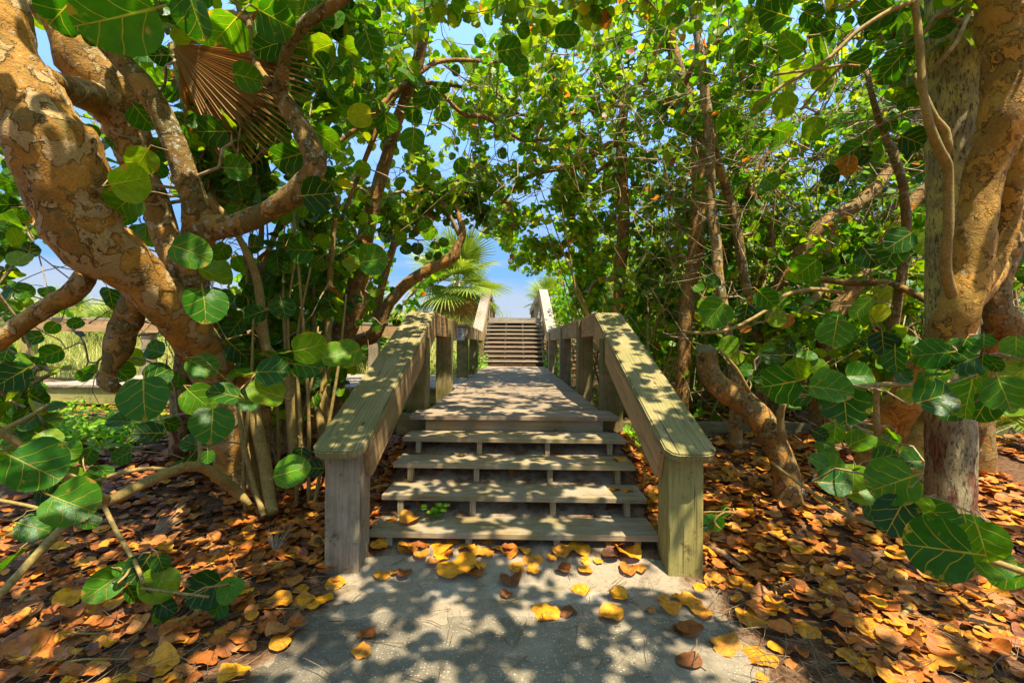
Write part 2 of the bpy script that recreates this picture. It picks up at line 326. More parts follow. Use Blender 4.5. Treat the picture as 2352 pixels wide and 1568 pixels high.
def concrete_material():
    m, nt = newmat('exposed_shell_concrete'); gp = nn(nt, 'ShaderNodeNewGeometry').outputs['Position']
    a = noise(nt, gp, 120, 3, 0.8); b = noise(nt, gp, 3.5, 5, 0.65)
    col = mixc(nt, mapr(nt, a, 0.3, 0.7), (0.115, 0.092, 0.055), (0.24, 0.195, 0.12))
    v1 = nn(nt, 'ShaderNodeTexVoronoi'); v1.inputs['Scale'].default_value = 62; L(nt, mapping(nt, gp, (1, 1.3, 1)), v1.inputs['Vector'])
    pick = nn(nt, 'ShaderNodeSeparateColor'); L(nt, v1.outputs['Color'], pick.inputs[0])
    peb = math_(nt, 'MULTIPLY', mapr(nt, v1.outputs['Distance'], 0.30, 0.38, 1.0, 0.0), mapr(nt, pick.outputs[0], 0.58, 0.62))
    pc = mixc(nt, pick.outputs[1], (0.52, 0.46, 0.34), (0.22, 0.17, 0.12))
    col = mixc(nt, math_(nt, 'MULTIPLY', peb, 0.85), col, pc)
    v2 = nn(nt, 'ShaderNodeTexVoronoi'); v2.inputs['Scale'].default_value = 11; L(nt, gp, v2.inputs['Vector'])
    col = mixc(nt, mapr(nt, v2.outputs['Distance'], 0.06, 0.09, 0.8, 0.0), col, (0.045, 0.04, 0.035))
    col = mixc(nt, mapr(nt, b, 0.45, 0.65, 0, 0.5), col, (0.36, 0.295, 0.195))
    col = mixc(nt, mapr(nt, noise(nt, gp, 1.6, 6, 0.7), 0.50, 0.66, 0, 0.55), col, (0.11, 0.085, 0.05))
    col = mixc(nt, mapr(nt, noise(nt, gp, 7.0, 5, 0.7), 0.64, 0.70, 0, 0.45), col, (0.16, 0.075, 0.03))
    finish(nt, col, 0.9, math_(nt, 'ADD', a, peb), 0.6, 0.004, 0.2); return m
M_CONC = concrete_material()
def plain_leafy(name, c1, c2, tf=0.4, tm=(1.6, 1.6, 0.6), rough=0.5):
    m, nt = newmat(name); rnd = attr(nt, 'rnd').outputs['Fac']
    col = mixc(nt, rnd, c1, c2); finish(nt, col, rough, None, transl=mixc(nt, 1.0, col, tm, 'MULTIPLY'), tfac=tf, spec=0.3); return m
M_GRASS = plain_leafy('dune_grass', (0.20, 0.28, 0.02), (0.62, 0.52, 0.15), 0.35, (1.3, 1.3, 0.6))
M_VINE = plain_leafy('ground_vine', (0.07, 0.24, 0.008), (0.30, 0.45, 0.015))
M_FROND = plain_leafy('palm_frond', (0.11, 0.20, 0.015), (0.36, 0.38, 0.04), 0.3, (1.4, 1.4, 0.6), 0.4)
M_FROND_DEAD = plain_leafy('dead_palm_frond', (0.42, 0.19, 0.045), (0.66, 0.40, 0.14), 0.25, (1.3, 1.0, 0.6), 0.7)
M_FROND_GREY = plain_leafy('bleached_palm_frond', (0.20, 0.14, 0.08), (0.48, 0.40, 0.26), 0.1, (1.1, 1.0, 0.8), 0.8)
def flat(name, col, rough=0.5, metal=0.0):
    m, nt = newmat(name); oc = objcoord(nt); n = noise(nt, oc, 40, 4)
    c = mixc(nt, mapr(nt, n, 0.3, 0.7), col, tuple(x*0.82 for x in col)); finish(nt, c, rough, n, 0.05, 0.001); return m
M_SIGN = flat('white_sign_face', (0.62, 0.61, 0.58), 0.35); M_BLACK = flat('black_print', (0.02, 0.02, 0.022), 0.5)
M_NAIL = flat('dark_nail', (0.06, 0.045, 0.035), 0.5); M_CUT = wood_material('cut_wood_face', (0.10, 0.08, 0.03), (0.24, 0.19, 0.07), 0.6)

# ------------------------------------------------------------------ helpers
def tag(o, label=None, cat=None, group=None, kind=None):
    if label: o['label'] = label
    if cat: o['category'] = cat
    if group: o['group'] = group
    if kind: o['kind'] = kind
    return o
def link(name, me, mat=None, parent=None, loc=None, rot=None):
    o = bpy.data.objects.new(name, me); C.objects.link(o)
    if mat is not None and not me.materials: me.materials.append(mat)
    if parent is not None: o.parent = parent
    if loc is not None: o.location = loc
    if rot is not None: o.rotation_euler = rot
    return o
def empty(name, loc, label, cat, group=None):
    o = bpy.data.objects.new(name, None); C.objects.link(o); o.location = loc; o.empty_display_size = 0.2
    return tag(o, label, cat, group)
def np_mesh(name, V, Fc, attrs=None, smooth=False):
    """V (n,3); Fc list of arrays (k, m) of face indices with the same m in each"""
    me = bpy.data.meshes.new(name)
    V = np.ascontiguousarray(V, dtype=np.float32)
    Fc = [np.asarray(f, dtype=np.int32) for f in (Fc if isinstance(Fc, list) else [Fc]) if len(f)]
    me.vertices.add(len(V)); me.vertices.foreach_set('co', V.ravel())
    nl = sum(f.size for f in Fc); npoly = sum(len(f) for f in Fc)
    me.loops.add(nl); me.loops.foreach_set('vertex_index', np.concatenate([f.ravel() for f in Fc]))
    me.polygons.add(npoly)
    tot = np.concatenate([np.full(len(f), f.shape[1], dtype=np.int32) for f in Fc])
    st = np.concatenate([[0], np.cumsum(tot)[:-1]]).astype(np.int32)
    me.polygons.foreach_set('loop_start', st); me.polygons.foreach_set('loop_total', tot)
    if smooth: me.polygons.foreach_set('use_smooth', np.ones(npoly, dtype=bool))
    for k, (a, t) in (attrs or {}).items():
        at = me.attributes.new(k, t, 'POINT')
        if t == 'FLOAT': at.data.foreach_set('value', np.ascontiguousarray(a, dtype=np.float32))
        else: at.data.foreach_set('vector', np.ascontiguousarray(a, dtype=np.float32).ravel())
    me.update(calc_edges=True); me.validate()
    return me
_bx = {}
def box_mesh(l, w, h, bev=0.006, warp=0.0, key=None):
    k = (round(l, 3), round(w, 3), round(h, 3), bev, warp, key)
    if k in _bx: return _bx[k]
    bm = bmesh.new(); bmesh.ops.create_cube(bm, size=1.0)
    for v in bm.verts: v.co = Vector((v.co.x*l, v.co.y*w, v.co.z*h))
    if l > 0.6 and warp:
        es = [e for e in bm.edges if abs(e.verts[0].co.x-e.verts[1].co.x) > l*0.5]
        bmesh.ops.subdivide_edges(bm, edges=es, cuts=4, use_grid_fill=True)
        for v in bm.verts:
            v.co.z += warp*math.sin(v.co.x*2.3+l*9)*0.6; v.co.y += warp*math.sin(v.co.x*1.7+l*5)
    if bev:
        es = [e for e in bm.edges if len(e.link_faces) == 2 and e.calc_face_angle(0) > 1.0]
        bmesh.ops.bevel(bm, geom=es, offset=bev, segments=2, affect='EDGES', profile=0.6)
    me = bpy.data.meshes.new('timber'); bm.to_mesh(me); bm.free(); _bx[k] = me
    return me
def timber(name, a, b, w, h, mat, parent, base=Vector((0, 0, 0)), bev=0.006, warp=0.0, roll=0.0, key=None):
    """a bevelled timber from a to b (world), w across and h high"""
    a, b = Vector(a), Vector(b); d = b-a; l = d.length
    me = box_mesh(l, w, h, bev, warp, key or mat.name)
    o = link(name, me, mat, parent)
    x = d.normalized(); up = Vector((0, 0, 1))
    if abs(x.z) > 0.95: up = Vector((0, 1, 0))
    y = up.cross(x).normalized(); z = x.cross(y)
    M = Matrix((x, y, z)).transposed().to_4x4() @ Matrix.Rotation(roll, 4, 'X')
    o.matrix_local = Matrix.Translation((a+b)/2-Vector(base)) @ M
    return o

# ------------------------------------------------------------------ terrain
def terrain_z(x, y):
    x = np.asarray(x, float); y = np.asarray(y, float)
    side = 0.37*sm(2.9, 5.4, y) + 0.12*sm(6, 10, y)
    dune_l = 1.75*sm(10.2, 18, y); dune = 1.9*sm(13.2, 18.5, y)
    wl = sm(-1.2, -2.4, x)*0 + np.clip((-x-1.2)/1.2, 0, 1)
    side = side + wl*dune_l + (1-wl)*dune
    cen = np.interp(y, [2.84, 3.10, 3.20, 3.49, 4.12, 4.34, 4.6], [0, 0.09, 0.105, 0.207, 0.513, 0.60, 0.60])
    cen = np.where(y > 4.6, 0.60-0.18*sm(4.6, 6, y), cen)
    cen = np.where(y > 12, cen + 0.10*sm(12.0, 13.3, y), cen)
    cen = cen + np.clip((y-13.45)*0.527, 0, 1.66)
    wc = 1-sm(0.9, 1.5, np.abs(x))
    z = side*(1-wc)+cen*wc
    far = sm(22, 60, y); z = z*(1-far) + (-1.0)*far
    z = z + 0.5*sm(6, 20, np.abs(x))*sm(-2, 6, y)*(1-far)
    return z
def tz(x, y): return float(terrain_z(x, y))
def bumps(x, y):
    a = np.sin(x*2.1+1.3*np.sin(y*1.7))*np.cos(y*2.4+0.8*np.sin(x*1.9)); b = np.sin(x*5.3+y*3.1)*np.sin(y*6.1-x*2.2)
    c = np.sin(x*13.1+y*9.7+2*np.sin(y*4))*np.sin(y*15.3-x*7.9)
    return a*0.5+b*0.3+c*0.2
def path_edge(y): return -1.28+0.10*np.sin(y*3.1), 1.20+0.09*np.sin(y*2.7+1)
def ground_z(x, y):
    x = np.asarray(x, float); y = np.asarray(y, float)
    z = terrain_z(x, y); l, r = path_edge(y)
    inside = np.minimum(x-l, r-x)          # >0 on the path
    out_ = sm(0.05, -0.45, inside)*0
    o = np.clip(-inside/0.5, 0, 1)
    amp = 0.006+0.03*o*o+0.012*sm(2.9, 4, y)
    z = z + bumps(x, y)*amp + 0.025*o
    # keep the slab clear, drift sand over its edge and far end
    rag = 0.10*np.sin(y*9+x*3)*np.sin(x*11-y*4)+0.05*np.sin(y*23+x*17)
    ins = np.minimum(inside, 2.58-y)
    slab = y < 2.62
    z = np.where(slab, z + 0.004 - 0.016*sm(0.0, 0.34, ins+rag) + np.abs(bumps(x*2.3, y*2.1))*0.006*(ins < .4), z)
    z = np.where((y > 2.5) & (y < 3.0), z + 0.004, z)
    return z
def make_ground():
    xs = np.concatenate([[-260, -120, -60, -30, -20], np.arange(-15, -3, 0.3), np.arange(-3, -1.7, 0.08), np.arange(-1.7, 1.7, 0.025), np.arange(1.7, 3, 0.08), np.arange(3, 15, 0.3), [20, 30, 60, 120, 260]])
    ys = np.concatenate([[-120, -40, -15], np.arange(-8, 0, 0.5), np.arange(0, 0.8, 0.1), np.arange(0.8, 4.6, 0.025), np.arange(4.6, 8, 0.1), np.arange(8, 26, 0.25), [28, 32, 38, 46, 60, 90, 160, 320]])
    X, Y = np.meshgrid(xs, ys); Z = ground_z(X, Y)
    n, m = X.shape; idx = np.arange(n*m).reshape(n, m)
    f = np.stack([idx[:-1, :-1], idx[:-1, 1:], idx[1:, 1:], idx[1:, :-1]], -1).reshape(-1, 4)
    V = np.stack([X, Y, Z], -1).reshape(-1, 3)
    l, r = path_edge(V[:, 1]); inside = np.minimum(V[:, 0]-l, r-V[:, 0])
    sand = np.clip(0.30+inside*1.5, 0, 0.85); sand = np.where((V[:, 1] > 3.05) & (V[:, 1] < 4.6), np.clip((1.0-np.abs(V[:, 0]))*3, 0, 0.50), sand)
    sand = np.where(V[:, 1] > 4.6, 0.15, sand)
    gr = np.where(V[:, 0] < -1.2, sm(9.5, 11, V[:, 1]), sm(15, 18, V[:, 1]))
    me = np_mesh('ground', V, [f], {'sand': (sand, 'FLOAT'), 'grassy': (gr, 'FLOAT')}, True)
    return tag(link('ground', me, M_GROUND), 'sandy ground and leaf mould under the sea grapes', kind='structure')
make_ground()
def make_path():
    ys = np.arange(-4, 2.61, 0.05); l, r = path_edge(ys)
    n = len(ys); V = []; 
    for k in (0, 1):
        z = 0.003 if k == 0 else -0.08
        V += [(a, y, z) for a, y in zip(l-0.03, ys)] + [(b, y, z) for b, y in zip(r+0.03, ys)]
    f = []
    for i in range(n-1):
        f.append((i, n+i, n+i+1, i+1)); f.append((i, i+1, 2*n+i+1, 2*n+i)); f.append((n+i+1, n+i, 3*n+i, 3*n+i+1))
    f.append((n-1, 2*n-1, 4*n-1, 3*n-1)); f.append((0, 2*n, 3*n, n))
    me = np_mesh('path', np.array(V), [np.array(f)])
    return tag(link('path', me, M_CONC), 'grey shell concrete path with sand drifted over its edges', kind='structure')
make_path()
# ------------------------------------------------------------------ boardwalk, stairs and rails
DZ = 0.798
TREADS = [(3.125, 0.19), (3.43, 0.342), (3.75, 0.498), (4.06, 0.648)]   # front edge y, top z
TH = 0.04; TD = 0.335
def make_stairs():
    base = Vector((0, 3.1, 0))
    t = empty('entrance_stairs', base, 'four wide plank steps with orange leaves between the two front rail posts', 'stairs')
    for i, (y, z) in enumerate(TREADS):
        a = rad(-0.8)
        o = timber('tread', (-1.0, y+TD/2+0.013, z-TH/2), (1.0, y+TD/2-0.013, z-TH/2-0.004), TD, TH, M_TREAD, t, base, 0.006, 0.002, key='tread%d' % i)
        if i == 0: o['label'] = 'bottom step with sand drifted over it'
        for cx in (-0.86, -0.31, 0.30, 0.86):
            z0 = ground_z(cx, y+0.07)-0.10
            timber('support', (cx, y+0.06, float(z0)), (cx, y+0.06, z-TH+0.001), 0.045, 0.075, M_TREAD, t, base, 0.003)
    # stringers behind
    for cx in (-0.93, 0.93):
        timber('stringer', (cx*0.93, 3.32, -0.05+0.0), (cx*0.93, 4.40, 0.50), 0.04, 0.10, M_TIE, t, base, 0.004)
    return t
make_stairs()
def make_buried_board():
    V = []; me = box_mesh(2.0, 0.27, 0.04, 0.004, 0.0, 'buried')
    o = link('buried_plank', me, M_SUNK); o.location = (-0.02, 2.745, -0.0165); o.rotation_euler = (0.0, 0, rad(-0.8))
    tag(o, 'flat plank sunk flush in the sand at the end of the concrete path', 'plank')
make_buried_board()
def deck_boards(t, base, y0, y1, x0f, x1f, z, mat, pitch=0.145):
    y = y0; i = 0
    while y < y1:
        x0, x1 = x0f(y), x1f(y)
        j = random.uniform(-0.008, 0.008)
        timber('deck_board', (x0+j, y+pitch/2, z-0.02+random.uniform(-0.0015, 0.0015)), (x1+random.uniform(-0.008, 0.008), y+pitch/2, z-0.02+random.uniform(-0.0015, 0.0015)),
               pitch-0.014, 0.04, mat, t, base, 0.004, 0.0, key='%s%d' % (mat.name, i % 5))
        y += pitch; i += 1
def make_deck():
    base = Vector((0, 4.4, 0.5))
    t = empty('boardwalk', base, 'long grey plank boardwalk from the entrance steps to the dune stairs', 'boardwalk')
    deck_boards(t, base, 4.34, 13.45, lambda y: -1.0 if y < 4.72 else -0.895, lambda y: 1.0 if y < 4.72 else 0.895, DZ, M_DECK)
    timber('fascia', (-0.86, 4.43, DZ-0.135), (0.86, 4.43, DZ-0.135), 0.04, 0.185, M_TREAD, t, base, 0.004, 0)
    for x in (-0.84, 0.84):
        timber('side_joist', (x, 4.46, DZ-0.14), (x, 13.4, DZ-0.14), 0.045, 0.19, M_TIE, t, base, 0.004, 0)
    timber('end_beam', (-1.18, 4.62, 0.67), (-0.885, 4.62, 0.67), 0.14, 0.20, M_POST_GREEN, t, base)
    for x in (-0.7, 0.0, 0.7):
        for y in (5.6, 7.6, 9.6, 11.6):
            timber('pile', (x, y, 0.2), (x, y, DZ-0.045), 0.14, 0.14, M_TIE, t, base, 0.005)
    # side branch to the left
    b2 = Vector((-4, 8.5, 0.5))
    s = empty('side_boardwalk', b2, 'plank walkway branching off to the left behind the big trunk', 'boardwalk')
    x = -0.915; i = 0
    while x > -7.5:
        timber('deck_board', (x-0.07, 7.08, DZ-0.02), (x-0.07, 9.82, DZ-0.02+random.uniform(-.001, .001)), 0.137, 0.04, M_FAR, s, b2, 0.004, 0, key='side%d' % (i % 4))
        x -= 0.145; i += 1
    timber('fascia', (-7.45, 7.14, DZ-0.175), (-0.93, 7.14, DZ-0.175), 0.04, 0.26, M_POST_NEW, s, b2, 0.004, 0)
    timber('back_beam', (-7.45, 9.78, DZ-0.175), (-0.93, 9.78, DZ-0.175), 0.04, 0.26, M_POST_NEW, s, b2, 0.004, 0)
    timber('joist', (-7.42, 7.16, DZ-0.14), (-7.42, 9.76, DZ-0.14), 0.04, 0.19, M_BEAM, s, b2, 0.004, 0)
    for x in (-7.3, -5.2, -3.2, -1.3):
        for y in (7.35, 9.5):
            timber('pile', (x, y, 0.2), (x, y, DZ-0.045), 0.19, 0.19, M_BEAM, s, b2, 0.006)
    # lower landing at its left end
    b3 = Vector((-8.0, 7.6, 0.2))
    e = empty('side_steps', b3, 'pale timber steps going down at the left end of the side walkway', 'stairs')
    for k, (yy, zz) in enumerate(((7.0, 0.62), (7.0, 0.46), (7.0, 0.30))):
        timber('tread', (-7.65-0.29*k, 7.15, zz), (-7.65-0.29*k, 9.5, zz), 0.28, 0.04, M_FAR, e, b3, 0.004, 0)
    timber('side_board', (-7.58, 7.05, 0.56), (-8.5, 7.05, 0.28), 0.05, 0.34, M_POST_NEW, e, b3, 0.004, 0)
    timber('end_post', (-7.62, 6.95, 0.25), (-7.62, 6.95, 1.0), 0.2, 0.2, M_POST_NEW, e, b3)
    timber('end_post', (-8.1, 6.95, 0.2), (-8.1, 6.95, 0.95), 0.2, 0.2, M_POST_NEW, e, b3)
make_deck()

def cap_mesh(l, w, h, cut, chamf=0.07):
    """cap board along +X; at x=0 a clipped-corner end; the top end mitred by `cut`"""
    bm = bmesh.new(); c = chamf
    n = 12; top = []
    out = [(0, -w/2+c), (0, w/2-c), (c, w/2)]
    xs = [c+(l-c)*k/n for k in range(1, n+1)]
    prof = [(0, w/2-c), (c*0.25, w/2-c*0.45), (c, w/2)] + [(x, w/2) for x in xs]
    prof2 = [(x, -y) for x, y in prof]
    ring = prof + prof2[::-1]
    vt = [bm.verts.new((x, y, h/2)) for x, y in ring]; vb = [bm.verts.new((x, y, -h/2)) for x, y in ring]
    m = len(prof)
    for i in range(m-1):
        a, b = i, i+1; c2, d = len(ring)-1-i, len(ring)-2-i
        bm.faces.new((vt[a], vt[b], vt[d], vt[c2])); bm.faces.new((vb[c2], vb[d], vb[b], vb[a]))
        bm.faces.new((vt[b], vt[a], vb[a], vb[b])); bm.faces.new((vt[c2], vt[d], vb[d], vb[c2]))
    bm.faces.new((vt[0], vt[len(ring)-1], vb[len(ring)-1], vb[0])); bm.faces.new((vt[m-1], vb[m-1], vb[m], vt[m]))
    bmesh.ops.recalc_face_normals(bm, faces=bm.faces)
    for v in bm.verts:
        if v.co.x > l-1e-4: v.co.x += cut*v.co.z
    es = [e for e in bm.edges if len(e.link_faces) == 2 and e.calc_face_angle(0) > 0.9 and (e.verts[0].co.z+e.verts[1].co.z) > 0]
    bmesh.ops.bevel(bm, geom=es, offset=0.009, segments=2, affect='EDGES')
    me = bpy.data.meshes.new('cap'); bm.to_mesh(me); bm.free(); return me
def orient(o, a, b, base):
    a, b = Vector(a), Vector(b); x = (b-a).normalized(); y = Vector((0, 0, 1)).cross(x).normalized(); z = x.cross(y)
    o.matrix_local = Matrix.Translation(a-base) @ Matrix((x, y, z)).transposed().to_4x4()
def nails(parent_board, l, side, n, top=True):
    """small nail heads as a sub-part of a board"""
    V = []; Fq = []
    for k in range(n):
        x = 0.15+(l-0.3)*k/(n-1)+random.uniform(-.04, .04); y = side*random.uniform(0.085, 0.11) if k % 2 else -side*random.uniform(0.02, 0.11)
        z = 0.0242; r = 0.006; i0 = len(V)
        V += [(x+r*math.cos(q*math.pi/3), y+r*math.sin(q*math.pi/3), z) for q in range(6)]
        Fq.append([i0+q for q in range(6)])
    me = np_mesh('nail', np.array(V), [np.array(Fq)]); o = link('nail_heads', me, M_NAIL, parent_board); o['kind'] = 'stuff'
def make_rail(side, label, flat_to):
    s = side; base = Vector((s*1.08, 2.95, 0))
    t = empty('handrail', base, label, 'handrail', 'wooden handrails of the boardwalk')
    xc = s*1.10; xi = s*0.962
    lo = Vector((xc, 2.79, 0.80)); ap = Vector((xc, 5.40, 1.838)); d = ap-lo
    cap = link('cap_board', cap_mesh(d.length, 0.32, 0.048, 0.19), M_CAP, t); orient(cap, lo, ap, base)
    cap['label'] = 'sloping mossy cap board with clipped lower corners'
    nails(cap, d.length, s, 16)
    # flat cap
    e = Vector((xc, flat_to, 1.80)); 
    cf = timber('cap_board', ap+Vector((0, 0.004, 0.0)), e, 0.32, 0.048, M_BEAM, t, base, 0.008, 0.004)
    # beams under the cap, inside the posts
    dn = d.normalized(); off = Vector((0, 0, -0.165))
    b0 = Vector((xi, 2.99, 0.88-0.165)); b1 = Vector((xi, 5.42, 1.846-0.165))
    timber('beam', b0, b1, 0.042, 0.235, M_BEAM, t, base, 0.005, 0.0)
    timber('beam', Vector((xi, 5.36, 1.70)), Vector((xi, flat_to, 1.665)), 0.042, 0.225, M_BEAM, t, base, 0.005, 0.003)
    m_low = M_POST if s < 0 else M_POST_NEW
    def post(y, z0, z1, mat, w=0.215, x=None, lab=None):
        X = x if x is not None else s*(0.985+w/2)
        me = box_mesh(z1-z0, w, w, 0.009, 0.0, 'post%.2f%s' % (y, mat.name)).copy()
        o = link('post', me, mat, t)
        # cut the top to the slope of the cap
        if y < 5.3:
            sl = d.z/d.y; 
            for v in me.vertices:
                if v.co.x > (z1-z0)/2-0.03: v.co.x += -v.co.y*0 + v.co.z*0
        o.matrix_local = Matrix.Translation(Vector((X, y+w/2, (z0+z1)/2))-base) @ Matrix(((0, 0, 1), (0, 1, 0), (-1, 0, 0))).to_4x4().inverted()
        if lab: o['label'] = lab
        return o
    def slope_top(y): return 0.80+(y-2.79)*(d.z/d.y)-0.03
    low = post(2.90, -0.15, slope_top(2.90)-0.0, m_low, 0.222, lab='thick grey weathered lower post' if s < 0 else 'thick yellowish lower post')
    post(4.75, 0.25, slope_top(4.75), M_POST_GREEN, 0.215, s*(0.92+0.1075))
    ys = [6.45] if s < 0 else [6.45, 9.0, 12.0]
    for y in ys: post(y, 0.3, 1.83-0.03*0-0.02*(y-5.4)/2, M_POST_GREEN if (y < 8) else M_POST, 0.215, s*(0.90+0.1075))
    return t
make_rail(-1, 'left front handrail, its low post grey, its cap board mossy and dappled', 7.40)
make_rail(1, 'right front handrail, its low post yellowish, its cap board mossy and dappled', 13.32)
# far rail section on the left, carrying the sign
base = Vector((-1.05, 9.0, 0.8))
t = empty('handrail', base, 'short left handrail behind the metal sign, near the dune stairs', 'handrail', 'wooden handrails of the boardwalk')
timber('cap_board', (-1.10, 8.93, 1.83), (-1.10, 13.32, 1.80), 0.32, 0.048, M_BEAM, t, base, 0.008, 0.004)
timber('beam', (-0.962, 8.97, 1.69), (-0.962, 13.32, 1.66), 0.042, 0.225, M_BEAM, t, base, 0.005)
timber('post', (-1.04, 9.11, 0.4), (-1.04, 9.11, 1.805), 0.215, 0.215, M_POST_GREEN, t, base, 0.009)
timber('post', (-1.04, 11.6, 0.4), (-1.04, 11.6, 1.79), 0.215, 0.215, M_POST_GREEN, t, base, 0.009)
# rail along the far side of the branch walkway
base = Vector((-4, 9.9, 0.8))
t = empty('handrail', base, 'long level handrail behind the left side walkway, grass beyond it', 'handrail', 'wooden handrails of the boardwalk')
timber('cap_board', (-16.0, 9.72, 2.02), (-1.25, 9.72, 1.86), 0.30, 0.048, M_FAR, t, base, 0.008, 0.004)
timber('beam', (-16.0, 9.60, 1.87), (-1.25, 9.60, 1.71), 0.045, 0.24, M_BEAM, t, base, 0.005)
for x in (-15, -12.8, -10.45, -7.85, -5.2, -3.0, -1.5):
    timber('post', (x, 9.73, 0.3), (x, 9.73, 1.98+(-x-1.25)/14.75*0.14-0.14), 0.2, 0.2, M_POST_NEW if x < -9 else M_POST, t, base, 0.008)
base = Vector((-9, 8.6, 0.5))
t = empty('timber_platform', base, 'pale timber platform and post beyond the hanging twigs at far left', 'platform')
for k in range(10): timber('deck_board', (-8.9-0.145*k-0.3, 8.6, 0.60), (-8.9-0.145*k-0.3, 9.55, 0.60), 0.137, 0.04, M_FAR, t, base, 0.004, 0, key='plat%d' % (k % 3))
timber('post', (-10.5, 9.2, 0.2), (-10.5, 9.2, 2.05), 0.25, 0.22, M_POST_NEW, t, base)

# the sign: only the right-hand letters show past the near rail
base = Vector((-1.2, 8.97, 1.6))
sg = empty('metal_sign', base, 'small white metal notice with black capitals on the post left of the boardwalk', 'sign')
def rounded(name, wd, hd, r, dep, mat, parent, z):
    bm = bmesh.new(); vs = []
    for cx, cz, a0 in ((wd/2-r, hd/2-r, 0), (-wd/2+r, hd/2-r, 90), (-wd/2+r, -hd/2+r, 180), (wd/2-r, -hd/2+r, 270)):
        for k in range(6): a = rad(a0+18*k); vs.append(bm.verts.new((cx+r*math.cos(a), 0, cz+r*math.sin(a))))
    f = bm.faces.new(vs); ex = bmesh.ops.extrude_face_region(bm, geom=[f])
    for v in ex['geom']:
        if isinstance(v, bmesh.types.BMVert): v.co.y += dep
    bmesh.ops.recalc_face_normals(bm, faces=bm.faces)
    me = bpy.data.meshes.new(name); bm.to_mesh(me); bm.free(); o = link(name, me, mat, parent, z); return o
rx = P(1067.5, 752, 8.97).x; SW, SH = 0.46, 0.26
cx = rx-SW/2; cz = P(1060, 767, 8.97).z
ctr = Vector((cx, 8.96, cz))-base
rounded('plate', SW, SH, 0.022, 0.004, M_SIGN, sg, ctr)
def ring_mesh(name, wd, hd, r, th, mat, parent, loc):
    o1 = []; o2 = []
    for cx, cz, a0 in ((wd/2-r, hd/2-r, 0), (-wd/2+r, hd/2-r, 90), (-wd/2+r, -hd/2+r, 180), (wd/2-r, -hd/2+r, 270)):
        for k in range(6):
            a = rad(a0+18*k); o1.append((cx+r*math.cos(a), 0, cz+r*math.sin(a))); o2.append((cx+(r-th)*math.cos(a), 0, cz+(r-th)*math.sin(a)))
    n = len(o1); V = np.array(o1+o2); f = [(i, (i+1) % n, n+(i+1) % n, n+i) for i in range(n)]
    return link(name, np_mesh(name, V, [np.array(f)]), mat, parent, loc)
ring_mesh('border', SW-0.022, SH-0.022, 0.018, 0.007, M_BLACK, sg, ctr+Vector((0, -0.0015, 0)))
for txt, zc, xr in (('NG', 0.082, 0.150), ('NG', 0.034, 0.150), ('CROSSOVER', -0.014, 0.175), ('BEACH', -0.062, 0.140)):
    cu = bpy.data.curves.new('lettering', 'FONT'); cu.body = txt; cu.size = 0.052; cu.align_x = 'RIGHT'; cu.align_y = 'CENTER'; cu.extrude = 0.0004; cu.space_character = 1.0; cu.offset = 0.0008
    cu.materials.append(M_BLACK); tmp = bpy.data.objects.new('tmp', cu); C.objects.link(tmp); dg = bpy.context.evaluated_depsgraph_get()
    me = bpy.data.meshes.new_from_object(tmp.evaluated_get(dg)); bpy.data.objects.remove(tmp); o = link('lettering', me, None, sg)
    o.scale = (0.82, 1, 1); o.rotation_euler = (rad(90), 0, 0); o.location = ctr+Vector((xr+0.01, -0.0025, zc))
for sx in (0.185,):
    bm = bmesh.new(); bmesh.ops.create_uvsphere(bm, u_segments=8, v_segments=5, radius=0.007)
    me = bpy.data.meshes.new('bolt'); bm.to_mesh(me); bm.free(); link('bolt', me, M_NAIL, sg, ctr+Vector((sx, -0.002, 0.01)))

# ---------------- dune stairs
def make_far_stairs():
    base = Vector((0, 13.7, 0.8))
    t = empty('dune_stairs', base, 'long flight of open plank steps climbing the dune at the far end', 'stairs')
    n = 10
    for i in range(n):
        y = 13.70+i*0.27; z = 0.95+i*0.142
        o = timber('tread', (-0.96, y+0.13, z-0.02), (0.96, y+0.13, z-0.02), 0.27, 0.04, M_FAR, t, base, 0.004, 0, key='ft%d' % (i % 3))
        for cx in (-0.90, -0.30, 0.28, 0.90):
            timber('support', (cx, y+0.07, z-0.18), (cx, y+0.07, z-0.041), 0.06, 0.045, M_FAR, t, base, 0.002)
    timber('top_riser', (-0.93, 16.42, 2.29), (0.93, 16.42, 2.29), 0.04, 0.13, M_FAR, t, base, 0.004)
    y = 16.40
    for k in range(40):
        timber('deck_board', (-0.95, y+0.07, 2.37-0.0), (0.95, y+0.07, 2.37), 0.137, 0.04, M_FAR, t, base, 0.004, 0, key='ftd%d' % (k % 3)); y += 0.145
make_far_stairs()
